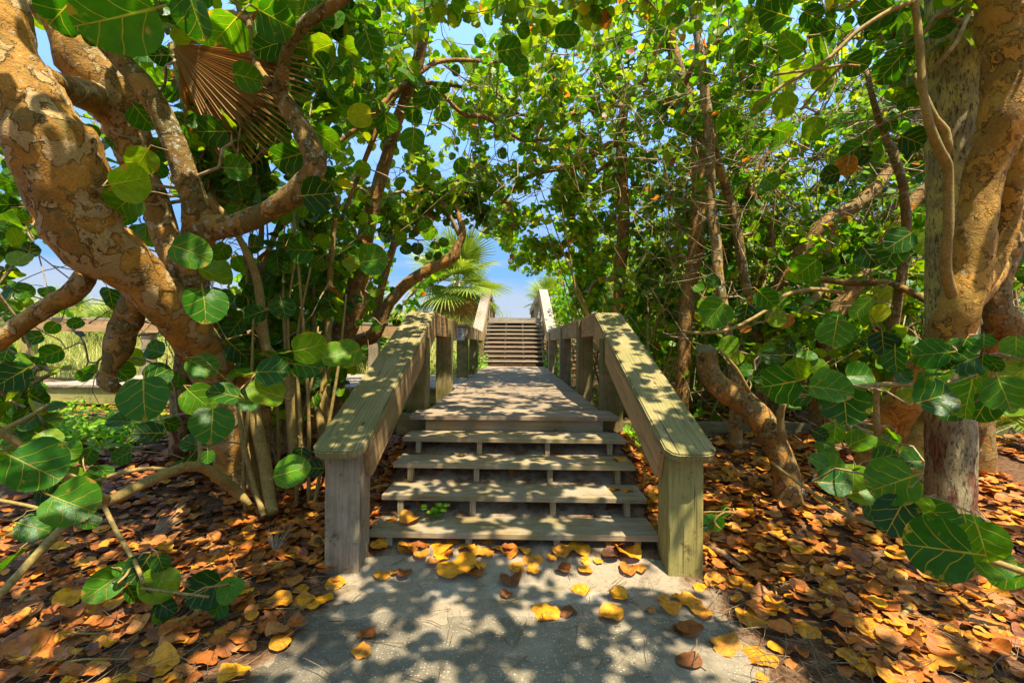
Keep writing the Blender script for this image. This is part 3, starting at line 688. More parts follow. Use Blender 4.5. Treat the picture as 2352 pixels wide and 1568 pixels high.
for s, lab, far in ((-1, 'left rail of the dune stairs beside the fan palm', (-0.95, 23.0, 3.18)), (1, 'right rail of the dune stairs, leaf shadows on its cap', (0.80, 24.0, 3.22))):
    base = Vector((s*1.08, 13.4, 0.8)); xc = s*1.10
    t = empty('stair_rail', base, lab, 'handrail', 'rails of the dune stairs')
    a = Vector((xc, 13.34, 1.80)); b = Vector((s*1.08, 17.4, 3.52)); c = Vector((far[0]+s*0.14, far[1], far[2]))
    timber('cap_board', a, b, 0.31, 0.048, M_FAR, t, base, 0.008, 0.003)
    timber('cap_board', b+Vector((0, 0.004, 0)), c, 0.31, 0.048, M_FAR, t, base, 0.008, 0.003)
    timber('beam', a+Vector((-s*0.138, 0.05, -0.13)), b+Vector((-s*0.138, 0.05, -0.14)), 0.042, 0.225, M_BEAM, t, base, 0.005)
    timber('beam', b+Vector((-s*0.138, 0.02, -0.13)), c+Vector((-s*0.138, 0, -0.13)), 0.042, 0.225, M_FAR, t, base, 0.005)
    timber('post', (s*1.05, 13.55, 0.6), (s*1.05, 13.55, 1.86), 0.2, 0.2, M_POST_GREEN, t, base, 0.008)
    timber('post', (s*1.05, 15.6, 1.3), (s*1.05, 15.6, 2.72), 0.2, 0.2, M_POST, t, base, 0.008)
    timber('post', (s*1.05, 17.4, 1.8), (s*1.05, 17.4, 3.48), 0.2, 0.2, M_FAR, t, base, 0.008)
    timber('post', (c.x, 20.0, 1.9), (c.x, 20.0, 3.25), 0.2, 0.2, M_FAR, t, base, 0.008)
    timber('post', (c.x, c.y-0.05, 1.9), (c.x, c.y-0.05, c.z-0.03), 0.2, 0.2, M_FAR, t, base, 0.008)
# retaining timber on the right
o = timber('retaining_timber', (1.16, 5.62, 0.455), (4.6, 5.66, 0.46), 0.14, 0.16, M_TIE, None, (0, 0, 0), 0.008, 0.004)
tag(o, 'dark mossy edging timber on the litter just right of the boardwalk', 'timber', 'edging timbers in the litter on the right')
o = timber('retaining_timber', (4.62, 5.62, 0.44), (9.5, 5.5, 0.42), 0.14, 0.20, M_TIE, None, (0, 0, 0), 0.008, 0.004)
tag(o, 'dark mossy edging timber running off behind the palm trunk at right', 'timber', 'edging timbers in the litter on the right')
# ------------------------------------------------------------------ plant geometry
def catmull(pts, rr, n):
    pts = np.array(pts, float); rr = np.array(rr, float)
    p = np.vstack([2*pts[0]-pts[1], pts, 2*pts[-1]-pts[-2]]); out = []; ro = []
    for i in range(len(pts)-1):
        a, b, c, d = p[i:i+4]; seg = np.linalg.norm(c-b); k = max(2, int(seg/n)); t = np.linspace(0, 1, k, endpoint=False)[:, None]
        out.append(0.5*((2*b)+(-a+c)*t+(2*a-5*b+4*c-d)*t**2+(-a+3*b-3*c+d)*t**3)); tt = t[:, 0]; tt = tt*tt*(3-2*tt)
        ro.append(rr[i]*(1-tt)+rr[i+1]*tt)
    out.append(pts[-1:]); ro.append(rr[-1:]); return np.vstack(out), np.concatenate(ro)
def tube(pts, rr, sides, lump=0.0, seed=0, cap=True):
    pts = np.asarray(pts, float); n = len(pts)
    T = np.gradient(pts, axis=0) if n > 2 else np.repeat(pts[1:]-pts[:1], 2, 0)
    T /= np.linalg.norm(T, axis=1)[:, None]+1e-9
    u = np.cross(T[0], [0, 0, 1] if abs(T[0][2]) < 0.9 else [1, 0, 0]); u /= np.linalg.norm(u); U = [u]
    for i in range(1, n):
        u = u-T[i]*np.dot(u, T[i]); u /= np.linalg.norm(u)+1e-9; U.append(u)
    U = np.array(U); W = np.cross(T, U)
    a = np.arange(sides)*2*math.pi/sides
    r = np.repeat(np.asarray(rr, float)[:, None], sides, 1)
    if lump:
        for i in range(n):
            for k in range(sides):
                q = Vector(pts[i]+r[i, k]*(U[i]*math.cos(a[k])+W[i]*math.sin(a[k])))*(0.55/max(0.02, float(rr[i])))
                q += Vector((seed*3.1, seed, 0))
                r[i, k] *= 1+lump*(mnoise.noise(q)*1.0+0.5*mnoise.noise(q*2.7)+0.28*mnoise.noise(q*6.1))
    V = pts[:, None, :]+r[:, :, None]*(U[:, None, :]*np.cos(a)[None, :, None]+W[:, None, :]*np.sin(a)[None, :, None])
    V = V.reshape(-1, 3); idx = np.arange(n*sides).reshape(n, sides); nx = np.roll(idx, -1, 1)
    F_ = np.stack([idx[:-1], nx[:-1], nx[1:], idx[1:]], -1).reshape(-1, 4)
    tri = []
    if cap:
        V = np.vstack([V, pts[:1], pts[-1:]]); c0, c1 = len(V)-2, len(V)-1
        tri = [(c0, nx[0, k], idx[0, k]) for k in range(sides)]+[(c1, idx[-1, k], nx[-1, k]) for k in range(sides)]
    return V, F_, np.array(tri, dtype=int).reshape(-1, 3)
class Bag:
    def __init__(s): s.V = []; s.F = {}; s.n = 0; s.R = []; s.U = []
    def add(s, V, faces, rnd=None, uv=None):
        V = np.asarray(V)
        for f in faces:
            f = np.asarray(f)
            if len(f): s.F.setdefault(f.shape[1], []).append(f+s.n)
        s.V.append(V); s.n += len(V)
        if rnd is not None: s.R.append(rnd); s.U.append(uv)
    def mesh(s, name, base=(0, 0, 0), smooth=True):
        V = np.vstack(s.V)-np.array(base); at = {}
        if s.R: at = {'rnd': (np.concatenate(s.R), 'FLOAT'), 'luv': (np.vstack(s.U), 'FLOAT_VECTOR')}
        return np_mesh(name, V, [np.vstack(f) for f in s.F.values()], at, smooth)

def leaf_shape(seed, lod, old=False):
    """a round heart-based leaf of radius 1: stalk at the origin, blade along +Y, upper side +Z"""
    r = random.Random(seed)
    cup = r.uniform(-0.05, 0.26); droop = r.uniform(0.0, 0.32); wv = r.uniform(0.03, 0.10); ph = r.uniform(0, 6.3)
    asp = r.uniform(0.86, 1.15); fold = r.uniform(-0.02, 0.30); notch = r.uniform(0.06, 0.22)
    if old: cup = r.uniform(-0.35, 0.35); droop = r.uniform(-0.30, 0.38); wv = r.uniform(0.05, 0.15); asp = r.uniform(0.85, 1.15); fold = r.uniform(-0.15, 0.30)
    bites = [(r.uniform(-2.8, 2.8), r.uniform(0.06, 0.16)) for _ in range(r.choice((0, 0, 1, 2, 4)) if not old else r.choice((0, 1, 2, 3)))]
    if lod == 0: n, rings = 22, (0.55, 1.0)
    elif lod == 1: n, rings = 12, (1.0,)
    else:
        V = np.array([(0, 0.02, 0), (.72, .12, 0), (1.02, .78, 0), (.70, 1.5, 0), (0, 1.84, 0), (-.70, 1.5, 0), (-1.02, .78, 0), (-.72, .12, 0)], float)
        V[:, 2] = fold*np.abs(V[:, 0])*1.2-droop*((V[:, 1]-0.6)**2)*0.6
        if lod == 2: return V, [np.array([(0, 1, 2, 3, 4), (0, 4, 5, 6, 7)])]
    if lod == 3:
        V = V[[0, 1, 2, 4, 6, 7]]; V[2, 1] = 1.1; V[4, 1] = 1.1
        return V, [np.array([(0, 1, 2, 3), (0, 3, 4, 5)])]
    V = [(0, 0.85, 0)]
    for g in rings:
        for k in range(n):
            a = -math.pi+2*math.pi*(k+0.5)/n      # 0 = tip, +-pi = base
            q = 1.0+0.03*math.sin(2*a+ph)-notch*math.exp(-((math.pi-abs(a))/0.42)**2)
            for (ba, bs) in bites:
                if g == 1.0: q -= bs*math.exp(-((a-ba)/0.22)**2)
            V.append((g*q*asp*math.sin(a), 0.85+g*q*0.97*math.cos(a), 0))
    V = np.array(V); x, y = V[:, 0], V[:, 1]-0.5; rr = np.hypot(V[:, 0], V[:, 1]-0.85); th = np.arctan2(V[:, 0], V[:, 1]-0.85)
    V[:, 2] = cup*x*x+fold*np.abs(x)-droop*y*np.abs(y)*0.6+wv*np.sin(3*th+ph)*rr**2+wv*0.6*np.sin(7*th+ph*2)*rr**3
    tri = [(0, 1+(k+1) % n, 1+k) for k in range(n)]; quad = []
    for j in range(len(rings)-1):
        o = 1+j*n; p = o+n
        quad += [(o+k, o+(k+1) % n, p+(k+1) % n, p+k) for k in range(n)]
    return V, [np.array(tri)]+([np.array(quad)] if quad else [])
SHAPES = {l: [leaf_shape(100*l+k, l) for k in range(14)] for l in range(4)}
OLD = {l: [leaf_shape(900+100*l+k, l, True) for k in range(12)] for l in (0, 1)}
RLEV = [0.0, .12, .24, .36, .48, .60, .72, .80, .88, .93, .97]
_lm = {}
def leaf_mesh(k, rnd, mat=None, old=False, lod=0):
    lev = min(range(len(RLEV)), key=lambda i: abs(RLEV[i]-rnd)); key = (k, lev, old, lod)
    if key not in _lm:
        V, Fs = (OLD if old else SHAPES)[lod][k]
        b = Bag(); rv = RLEV[lev]; b.add(V, Fs, np.full(len(V), rv), V)
        if not old and lod == 0:
            pv = np.array([(-.03, .1, 0), (.03, .1, 0), (.03, -.32, -.03), (-.03, -.32, -.03), (0, .1, -.05), (0, -.32, -.08)])
            b.add(pv, [np.array([(0, 1, 2, 3), (1, 4, 5, 2), (4, 0, 3, 5)])], np.full(6, .9), np.zeros((6, 3)))
        me = b.mesh('fallen_leaf' if old else 'leaf'); me.materials.append(M_LITTER if old else M_LEAF); _lm[key] = me
    return _lm[key]
def frame(yd, nrm):
    y = Vector(yd).normalized(); z = Vector(nrm); z = (z-y*z.dot(y))
    if z.length < 1e-4: z = y.orthogonal()
    z.normalize(); x = y.cross(z); return Matrix((x, y, z)).transposed()
def leaf_object(rec, parent, base, name='leaf'):
    o_, yd, nrm, R, rnd = rec[:5]
    o = link(name, leaf_mesh(random.randrange(14), rnd), None, parent)
    o.matrix_local = Matrix.Translation(Vector(o_)-Vector(base)) @ frame(yd, nrm).to_4x4() @ Matrix.Diagonal((R, R, R, 1)); return o
def leaves_stuff(recs, name, parent, base, lodf, mat):
    b = Bag(); arr = {}
    for r in recs: arr.setdefault((lodf(r), random.randrange(8)), []).append(r)
    for (l, k), rs in arr.items():
        V, Fs = SHAPES[l][k]; m = len(V)
        M = np.array([np.array(frame(r[1], r[2]))*r[3] for r in rs]); O = np.array([tuple(r[0]) for r in rs])
        W = np.einsum('nij,mj->nmi', M, V)+O[:, None, :]
        n = len(rs); offs = (np.arange(n)*m)[:, None, None]
        b.add(W.reshape(-1, 3), [(f[None]+offs).reshape(-1, f.shape[1]) for f in Fs], np.repeat([r[4] for r in rs], m), np.tile(V, (n, 1)))
    me = b.mesh(name, base, smooth=True); return tag(link(name, me, mat, parent), kind='stuff')

def inpoly(px, py, poly):
    px = np.asarray(px); py = np.asarray(py); c = np.zeros(px.shape, bool); j = len(poly)-1
    for i in range(len(poly)):
        xi, yi = poly[i]; xj, yj = poly[j]
        k = ((yi > py) != (yj > py)) & (px < (xj-xi)*(py-yi)/((yj-yi) or 1e-9)+xi); c ^= k; j = i
    return c
# openings under and between the crowns (read off the photograph)
OPEN = [[(1105, 770), (1000, 720), (948, 712), (962, 690), (1040, 560), (1130, 545), (1165, 585), (1172, 628), (1215, 640), (1262, 668), (1285, 760), (1370, 712), (1430, 720), (1660, 1040), (1620, 1340), (740, 1340), (705, 1040), (930, 715), (1000, 735)],
        [(872, 722), (888, 640), (915, 560), (962, 545), (1010, 560), (985, 610), (945, 660), (930, 712)],
        [(190, 720), (205, 660), (262, 645), (310, 690), (270, 728)],
        [(60, 105), (90, 60), (140, 150), (165, 175), (120, 190)], [(80, 560), (160, 560), (180, 640), (90, 700), (20, 690)], [(45, 20), (110, 30), (150, 120), (75, 110)],
        [(1050, 0), (1190, 0), (1140, 80), (1060, 110), (1010, 60)], [(1000, 20), (1040, 20), (1030, 90), (1005, 95)], [(1905, 10), (1960, 20), (1985, 60), (1900, 95)],
        [(868, 300), (882, 330), (872, 430), (850, 440)], [(915, 385), (960, 420), (930, 470), (900, 430)], [(1130, 320), (1180, 330), (1170, 380), (1128, 375)],
        [(90, 860), (285, 860), (285, 930), (100, 930)], [(60, 740), (250, 745), (250, 850), (100, 850)]]
def blocked(p):
    x, y, d = proj(p)
    b = np.zeros(len(x), bool)
    for poly in OPEN: b |= inpoly(x, y, poly) & (d > 0)
    q = np.asarray(p).reshape(-1, 3)
    b |= (np.abs(q[:, 0]) < 1.25) & (q[:, 2] < 3.2) & (q[:, 1] > 0.3) & (q[:, 1] < 17.5)
    b |= (np.linalg.norm(q-np.array([0, 0, EYE]), axis=1) < 0.9)
    return b
def rv(s=1.0): return Vector((random.gauss(0, s), random.gauss(0, s), random.gauss(0, s)))
def pickr(bias=0.0):
    u = random.random()
    if u < 0.035: return random.choice((0.93, 0.97, 0.97, 1.0))
    return min(0.82, max(0.0, random.betavariate(1.6, 2.2)*0.95+bias))
def grow(skel, targets, rt=0.0032, wav=0.16):
    nodes = [tuple(v) for v in skel]; par = [-1]*len(nodes); tg = np.array([tuple(t) for t in targets]); sk = np.array(nodes)
    dmin = np.min(np.linalg.norm(tg[:, None, :]-sk[None], axis=2), axis=1); order = np.argsort(dmin)
    cap = len(nodes)+3*len(tg)+5; A = np.full((cap, 3), 1e9); A[:len(nodes)] = sk; n = len(nodes); paths = []; ends = {}
    for ti in order:
        t = tg[ti]; dv = A[:n]-t; dist = np.linalg.norm(dv, axis=1)+0.35*np.maximum(0, A[:n, 2]-t[2])
        j = int(np.argmin(dist)); a = A[j]; l = np.linalg.norm(t-a); path = [j]
        for u in (0.35, 0.7):
            m = a+(t-a)*u+rng.normal(0, wav*min(l, 0.8)*0.35, 3)+np.array([0, 0, 0.10*l*math.sin(u*math.pi)])
            A[n] = m; par.append(path[-1]); path.append(n); n += 1
        A[n] = t; par.append(path[-1]); path.append(n); ends[ti] = (n, A[n]-A[n-1]); n += 1
        paths.append(path)
    cnt = np.zeros(n); 
    for e, _ in ends.values():
        k = e
        while k != -1: cnt[k] += 1; k = par[k]
    r = rt*np.maximum(cnt, 1)**0.44
    b = Bag()
    for path in paths:
        q = A[path]; rr = r[path].copy(); rr[0] = min(rr[0], rr[1]*1.25)
        V, Fq, _ = tube(q, rr, 5 if rr[0] > 0.008 else 4, cap=False); b.add(V, [Fq])
    return b, {k: v[1]/(np.linalg.norm(v[1])+1e-9) for k, v in ends.items()}
def cluster(t, dirn, nl, R0, R1, bias, L_=0.26):
    out = []; dirn = Vector(dirn); u = dirn.orthogonal().normalized(); a = random.uniform(0, 6.3)
    for k in range(nl):
        a += 2.4+random.uniform(-.5, .5); side = Matrix.Rotation(a, 3, dirn) @ u
        f = k/max(1, nl-1); pos = Vector(t)-dirn*(L_*(1-f))
        yd = (side*0.9+dirn*0.5+Vector((0, 0, random.uniform(-0.5, 0.15)))+rv(0.2)).normalized()
        nrm = Vector((0, 0, 0.75))+rv(0.55)-Vector((pos.x*0.02, 0.12, 0)); R = random.uniform(R0, R1)*(0.75+0.25*(1-f))
        out.append((pos+yd*R*0.35, yd, nrm, R, pickr(bias)))
    return out
def crop(o, c):  # pixels of an enlarged view of the photograph -> 2352 px frame
    ox, oy = {1: (0, 0), 2: (784, 0), 3: (1568, 0), 4: (0, 526.75), 5: (784, 526.75), 6: (1568, 526.75), 7: (0, 1041.25), 8: (784, 1041.25), 9: (1568, 1041.25)}[c]
    return ox+o[0]*0.33588, oy+o[1]*0.33588
def hand(c, txt, dmax=4.2, dmin=1.25, Rm=0.10, dfix=None):
    out = []
    for it in txt.split():
        q = it.split(','); x, y, r = map(float, q[:3]); code = q[3] if len(q) > 3 else ''
        X, Y = crop((x, y), c); rd = r*0.33588
        R = Rm*random.uniform(0.88, 1.12); d = min(dmax, max(dmin, R*F/rd)) if dfix is None else dfix*random.uniform(0.96, 1.04); R = rd*d/F
        ctr = P(X, Y, d); tc_ = (Vector((0, 0, EYE))-ctr).normalized()
        if 'e' in code: nrm = tc_*0.25+Vector((random.choice((-1, 1))*0.8, 0, 0.5)); 
        else:
            nrm = tc_*1.0+rv(0.30); nrm.z += 0.35 if ctr.z < 2.2 else -0.15
        a = random.uniform(-1.9, 1.9); yd = Vector((math.sin(a), 0, -math.cos(a)*0.9+0.1))+rv(0.15)
        yd = (yd-nrm.normalized()*yd.dot(nrm.normalized())).normalized()
        rnd = random.uniform(0.10, 0.42)
        if 'b' in code: rnd = random.choice((0.42, 0.50, 0.56, 0.72))
        if 'd' in code: rnd = random.uniform(0.0, 0.2)
        if 'y' in code: rnd = 0.90
        if 'o' in code: rnd = 0.97
        out.append((ctr-yd*R*0.85, yd, nrm, R, rnd))
    return out

def make_tree(name, label, cat, group, base, limbs, blobs=(), hands=(), mat=M_BARK, Rr=(0.06, 0.095), nl=(5, 8), bias=0.0, nobj=300, world_targets=None, lod=None, rt=0.0034, roots=None, handskip=1.1):
    """limbs: list of (part name, material or None, [(px, py, r_px, depth) ...], lump)"""
    base = Vector(base); t = empty(name, base, label, cat, group); skel = []
    for nm, m_, pl, lump in limbs:
        pts = []; rr = []
        for (px, py, rp, d) in pl: pts.append(tuple(P(px, py, d))); rr.append(rp*d/F)
        if nm == 'trunk' and (roots is None or roots):   # run the foot into the ground
            e = Vector(pts[-1]); g = tz(e.x, e.y)
            if e.z > g-0.05: pts.append((e.x, e.y+0.02, g-0.12)); rr.append(rr[-1]*1.25)
        big = max(rr) > 0.03
        q, rq = catmull(pts, rr, 0.05 if max(rr) > 0.05 else 0.08)
        V, Fq, Ft = tube(q, rq, 22 if max(rr) > 0.12 else (14 if big else 8), lump, seed=len(skel))
        b = Bag(); b.add(V, [Fq, Ft]); link(nm, b.mesh(nm, base), m_ or mat, t)
        skel += [tuple(p) for p in q[::3]]
    targets = []
    for (px, py, d, rx, ry, rd, n) in blobs:
        k = 0; tries = 0
        while k < n and tries < n*6:
            tries += 1
            u = rng.normal(0, 0.5, 3)
            if np.linalg.norm(u) > 1.25: continue
            dd = max(1.6, d+u[2]*rd); p = P(px+u[0]*rx, py+u[1]*ry, dd)
            if p.z < tz(p.x, p.y)+0.12 or blocked([tuple(p)])[0]: continue
            targets.append(tuple(p)); k += 1
    if world_targets is not None: targets += [tuple(p) for p in world_targets]
    recs = []
    if targets or hands:
        hp = [tuple(Vector(h[0])-Vector(h[1])*h[3]*0.3) for h in hands]
        hs = [p for p in hp if np.min(np.linalg.norm(np.array(skel+targets)-np.array(p), axis=1)) < handskip] if (skel or targets) else []
        b, dirs = grow(skel, targets+hs, rt); tag(link('branches', b.mesh('branches', base), M_TWIG if mat is not M_STEM else M_STEM, t), kind='stuff')
        for i in range(len(targets)):
            recs += cluster(targets[i], dirs[i], random.randint(*nl), Rr[0], Rr[1], bias)
        if recs:
            bl = blocked([tuple(Vector(r[0])+Vector(r[1])*r[3]) for r in recs]); recs = [r for r, k in zip(recs, bl) if not k]
    recs_all = [(r, True) for r in hands]+[(r, False) for r in recs]
    c_ = np.array([tuple(Vector(r[0])+Vector(r[1])*r[3]*.8) for r, _ in recs_all]) if recs_all else np.zeros((0, 3))
    if len(c_):
        X, Y, D = proj(c_); R_ = np.array([r[3] for r, _ in recs_all]); inf = (D > 0.2) & (X > -30) & (X < 2380) & (Y > -30) & (Y < 1590)
        size = np.where(inf, R_*2*F/np.maximum(D, .2)*(1024/2352), 0); size += np.array([1000 if h else 0 for _, h in recs_all])*inf
        order = np.argsort(-size); objs = [i for i in order[:nobj] if size[i] > 9.0]; so = set(objs)
        for i in objs: leaf_object(recs_all[i][0], t, base)
        rest = [(recs_all[i][0]+(float(D[i]),)) for i in range(len(recs_all)) if i not in so]
        if rest: leaves_stuff(rest, 'foliage', t, base, (lambda r: (1 if 0 < r[5] < 5 else (2 if r[5] < 9 else 3))), M_LEAF if len(rest) < 2500 else M_LEAF_FAR)
    return t
# ------------------------------------------------------------------ the trees
# big leaning sea grape on the left
H1 = hand(1, '810,120,270 450,50,190 1330,90,160 1880,130,130 1830,320,105,d 1670,370,80 1850,475,62 1700,650,80,d 1600,650,75 1480,510,80,e 1690,530,110 1450,900,105,d 1570,920,88 1440,700,80 1250,555,80,e 980,800,95,d 850,960,62 840,830,65 1230,830,72 1370,1080,80,d 1740,1110,92,d 1620,1150,90 1960,1080,110,d 1800,920,70 1920,840,90,b 2230,950,100,b 1600,1460,82,b 880,1240,130,b 860,1380,110,b 970,1090,100,b 1080,1160,62,d 1060,1500,70 2170,1330,115,d 2230,690,70,b 2200,330,95,b 1550,200,140,b 600,270,80,d 800,430,80,d 1910,50,90,o 300,130,80,b 30,1010,60 70,1130,60,d 60,1250,70,b 200,1300,50 1380,170,120,b 1250,230,70,d 1640,1290,80 1500,1240,60 2040,60,120,b 2130,520,80,be 2250,600,80,be 2280,420,60,b 1170,640,60 1310,640,60 1620,780,60,b 1880,1010,60,d 1100,380,80,d 1060,1030,90 2200,1180,70 2050,1420,60,b 1750,1400,60 1350,1400,60,b 1000,300,50,b 40,1400,70 120,1480,60,b', 4.0)
H1 += hand(4, '80,1010,110,d 30,1250,95 40,850,62 340,1450,80,b 180,1430,100,d 350,850,70 360,670,50 230,740,60,d 520,640,50 540,710,38,d 760,470,85,e 570,1000,45 645,950,60,e 930,880,62,b 1060,830,70,d 980,1140,172 820,970,95 1080,990,95,d 1170,1040,80 1010,1390,95,d 1170,1330,60,d 810,1310,72 150,1180,60,b 60,1360,60 100,600,60,b 320,430,45 520,230,50 180,500,40,b 250,930,55,d 60,160,50,b 30,300,60 160,420,60', 4.2)
make_tree('sea_grape_tree', 'massive leaning sea grape tree with flaking orange and grey bark at left', 'tree', None, P(555, 1085, 4.2),
  [('trunk', M_BARK_BIG, [(-60, -120, 50, 2.6), (7, 34, 48, 2.6), (20, 120, 54, 2.6), (60, 235, 76, 2.62), (138, 370, 86, 2.7), (178, 475, 82, 2.8), (208, 545, 70, 2.85), (315, 632, 58, 3.1), (390, 708, 54, 3.3), (446, 775, 47, 3.6), (485, 850, 46, 3.85), (520, 940, 44, 4.05), (548, 1040, 48, 4.2), (555, 1085, 56, 4.25)], 0.17),
   ('limb', M_BARK_BIG, [(20, -60, 24, 3.3), (84, 7, 24, 3.35), (141, 50, 37, 3.4), (195, 134, 55, 3.5), (255, 218, 56, 3.6), (292, 302, 42, 3.7), (325, 403, 34, 3.75), (363, 487, 30, 3.8), (392, 570, 30, 3.8), (430, 650, 32, 3.8), (462, 760, 34, 3.85)], 0.17),
   ('limb', M_BARK_BIG, [(95, 178, 30, 2.75), (150, 205, 30, 3.1), (215, 225, 34, 3.45), (250, 250, 36, 3.6)], 0.12),
   ('limb', M_BARK_LICHEN, [(-20, -30, 12, 3.0), (60, 8, 13, 3.0), (150, 40, 15, 2.95), (215, 75, 17, 2.9), (285, 145, 21, 2.9), (336, 205, 24, 2.9), (382, 285, 25, 2.95), (420, 386, 26, 3.0), (445, 460, 28, 3.05), (458, 520, 34, 3.15), (440, 600, 36, 3.3), (445, 690, 34, 3.45)], 0.12),
   ('limb', M_BARK_LICHEN, [(455, 525, 32, 3.15), (537, 518, 25, 3.05), (621, 482, 24, 2.95), (688, 437, 26, 2.85), (724, 386, 26, 2.8), (714, 336, 25, 2.8), (685, 285, 22, 2.8), (655, 235, 20, 2.8), (628, 195, 17, 2.75)], 0.14),
   ('limb', M_BARK_LICHEN, [(640, 215, 17, 2.78), (652, 151, 13, 2.7), (665, 101, 13, 2.65), (705, 50, 14, 2.6), (772, 7, 15, 2.55), (850, -60, 15, 2.5)], 0.12),
   ('limb', M_BARK_LICHEN, [(625, 200, 11, 2.76), (592, 155, 8, 2.8), (578, 100, 7, 2.85), (568, 20, 6, 2.9), (560, -30, 5, 2.9)], 0.08),
   ('limb', M_BARK_BIG, [(-90, 830, 20, 3.1), (-5, 785, 20, 3.1), (84, 720, 20, 3.15), (161, 676, 22, 3.2), (193, 640, 22, 3.2), (205, 618, 20, 3.2), (245, 622, 13, 3.1), (300, 640, 14, 3.05)], 0.16),
   ('limb', M_BARK_LICHEN, [(330, 672, 30, 3.15), (300, 720, 30, 3.25), (277, 785, 29, 3.3), (259, 829, 21, 3.3), (249, 856, 16, 3.3), (243, 876, 17, 3.3), (268, 892, 12, 3.3)], 0.22)],
  blobs=[(330, 250, 4.6, 340, 260, 1.1, 62), (60, 420, 4.6, 100, 240, 1.0, 22), (690, 150, 4.2, 230, 180, 1.0, 60), (600, 430, 4.5, 180, 150, 0.9, 40), (300, 20, 2.8, 320, 60, 0.5, 12), (30, 620, 3.7, 60, 130, .7, 12), (40, 1000, 3.3, 60, 200, .6, 10), (760, 60, 3.6, 150, 90, 0.7, 16), (520, 330, 3.9, 150, 120, 0.5, 26), (620, 250, 3.8, 110, 120, .5, 18), (60, 900, 3.9, 110, 140, .6, 14)],
  hands=H1, Rr=(0.065, 0.10), nl=(4, 7))
# multi-stemmed clump beside the left rail
H2 = hand(4, '1300,150,132,b 1475,315,108,b 1400,510,142 1740,580,78 1780,440,82 1935,535,86,d 1510,150,80,b 1640,235,62,b 2060,140,92 1540,740,72,b 1480,860,62 1385,940,108,b 1590,690,85,d 1630,830,88,d 2110,810,128,b 2290,860,112,b 2100,930,105,d 2120,1030,72,d 1930,785,36,b 1860,970,118 1820,1110,132,b 1700,1170,92 1640,1000,88 1360,1160,118,b 1540,1120,112 1450,1320,150 1310,1460,84,d 1570,1390,60 1910,1200,42,d 1740,1360,22,d 2070,1290,26 1857,1365,24,y 2240,480,62,d 2060,420,55,d 1900,240,72 2200,80,62,b 1500,470,90,d 1580,580,45,d 1700,500,50,b 1440,1410,75,b 1480,1560,60 2000,100,80 2180,230,60,b 1850,290,50,b 2110,320,60 2170,180,70 1750,300,50', 4.4)
H2 += hand(7, '1310,60,62,d 1240,90,50,d 1990,120,128,b 2150,100,62,d 2060,10,60,d 600,20,60 830,20,60', 3.6)
CLUMP = make_tree('sea_grape_shrub', 'dense clump of slim tan sea grape stems beside the left front handrail', 'shrub', None, P(625, 1120, 3.9),
  [('trunk', M_BARK, [(560, 560, 7, 4.2), (590, 700, 8, 4.15), (604, 830, 9, 4.1), (612, 960, 10, 4.0), (608, 1100, 11, 3.9), (613, 1165, 11, 3.8)], 0.05),
   ('stem', M_STEM, [(480, 445, 6, 3.7), (540, 530, 7, 3.75), (590, 640, 9, 3.8), (612, 800, 11, 3.8), (655, 840, 11, 3.8), (668, 900, 13, 3.8), (672, 1000, 12, 3.8), (690, 1110, 12, 3.8)], 0.05),
   ('stem', M_STEM, [(556, 940, 10, 3.7), (566, 1020, 13, 3.7), (585, 1110, 12, 3.7), (612, 1180, 10, 3.65)], 0.05),
   ('stem', M_STEM, [(580, 900, 12, 3.65), (590, 980, 14, 3.65), (608, 1060, 14, 3.65), (620, 1150, 13, 3.6), (628, 1178, 13, 3.55)], 0.05),
   ('stem', M_STEM, [(548, 930, 5, 3.6), (560, 1020, 6, 3.6), (585, 1120, 6, 3.6), (607, 1185, 7, 3.5)], 0.03),
   ('stem', M_STEM, [(600, 560, 6, 4.4), (602, 400, 6, 4.4), (596, 200, 6, 4.3), (590, 40, 5, 4.2)], 0.03),
   ('stem', M_STEM, [(640, 560, 6, 4.6), (650, 700, 7, 4.6), (700, 850, 9, 4.5), (735, 960, 9, 4.4), (740, 1080, 10, 4.3)], 0.03),
   ('stem', M_STEM, [(775, 450, 5, 4.6), (760, 600, 7, 4.6), (752, 760, 9, 4.6), (745, 900, 12, 4.5), (742, 1000, 13, 4.5), (740, 1060, 13, 4.4)], 0.04),
   ('stem', M_STEM, [(716, 400, 5, 4.8), (715, 560, 6, 4.8), (718, 700, 6, 4.8), (722, 900, 7, 4.7)], 0.03),
   ('stem', M_STEM, [(350, 425, 3.5, 3.2), (465, 445, 4, 3.2), (500, 500, 5, 3.3), (520, 540, 5, 3.4)], 0.02),
   ('stem', M_TWIG, [(690, 420, 5, 4.4), (640, 520, 6, 4.4), (600, 640, 7, 4.3), (620, 760, 9, 4.3), (660, 900, 11, 4.3), (690, 1050, 12, 4.3)], 0.06)],
  blobs=[(630, 830, 4.2, 90, 90, 0.5, 22), (540, 760, 4.2, 70, 90, .4, 14), (660, 640, 4.3, 90, 100, .4, 18), (620, 700, 4.8, 130, 130, 0.7, 34), (720, 860, 4.9, 90, 110, 0.6, 24), (560, 900, 4.5, 110, 120, .5, 16), (760, 620, 5.2, 110, 130, .7, 30), (690, 540, 5.0, 90, 120, .7, 20)],
  hands=H2, mat=M_STEM, Rr=(0.06, 0.10), nl=(4, 7))
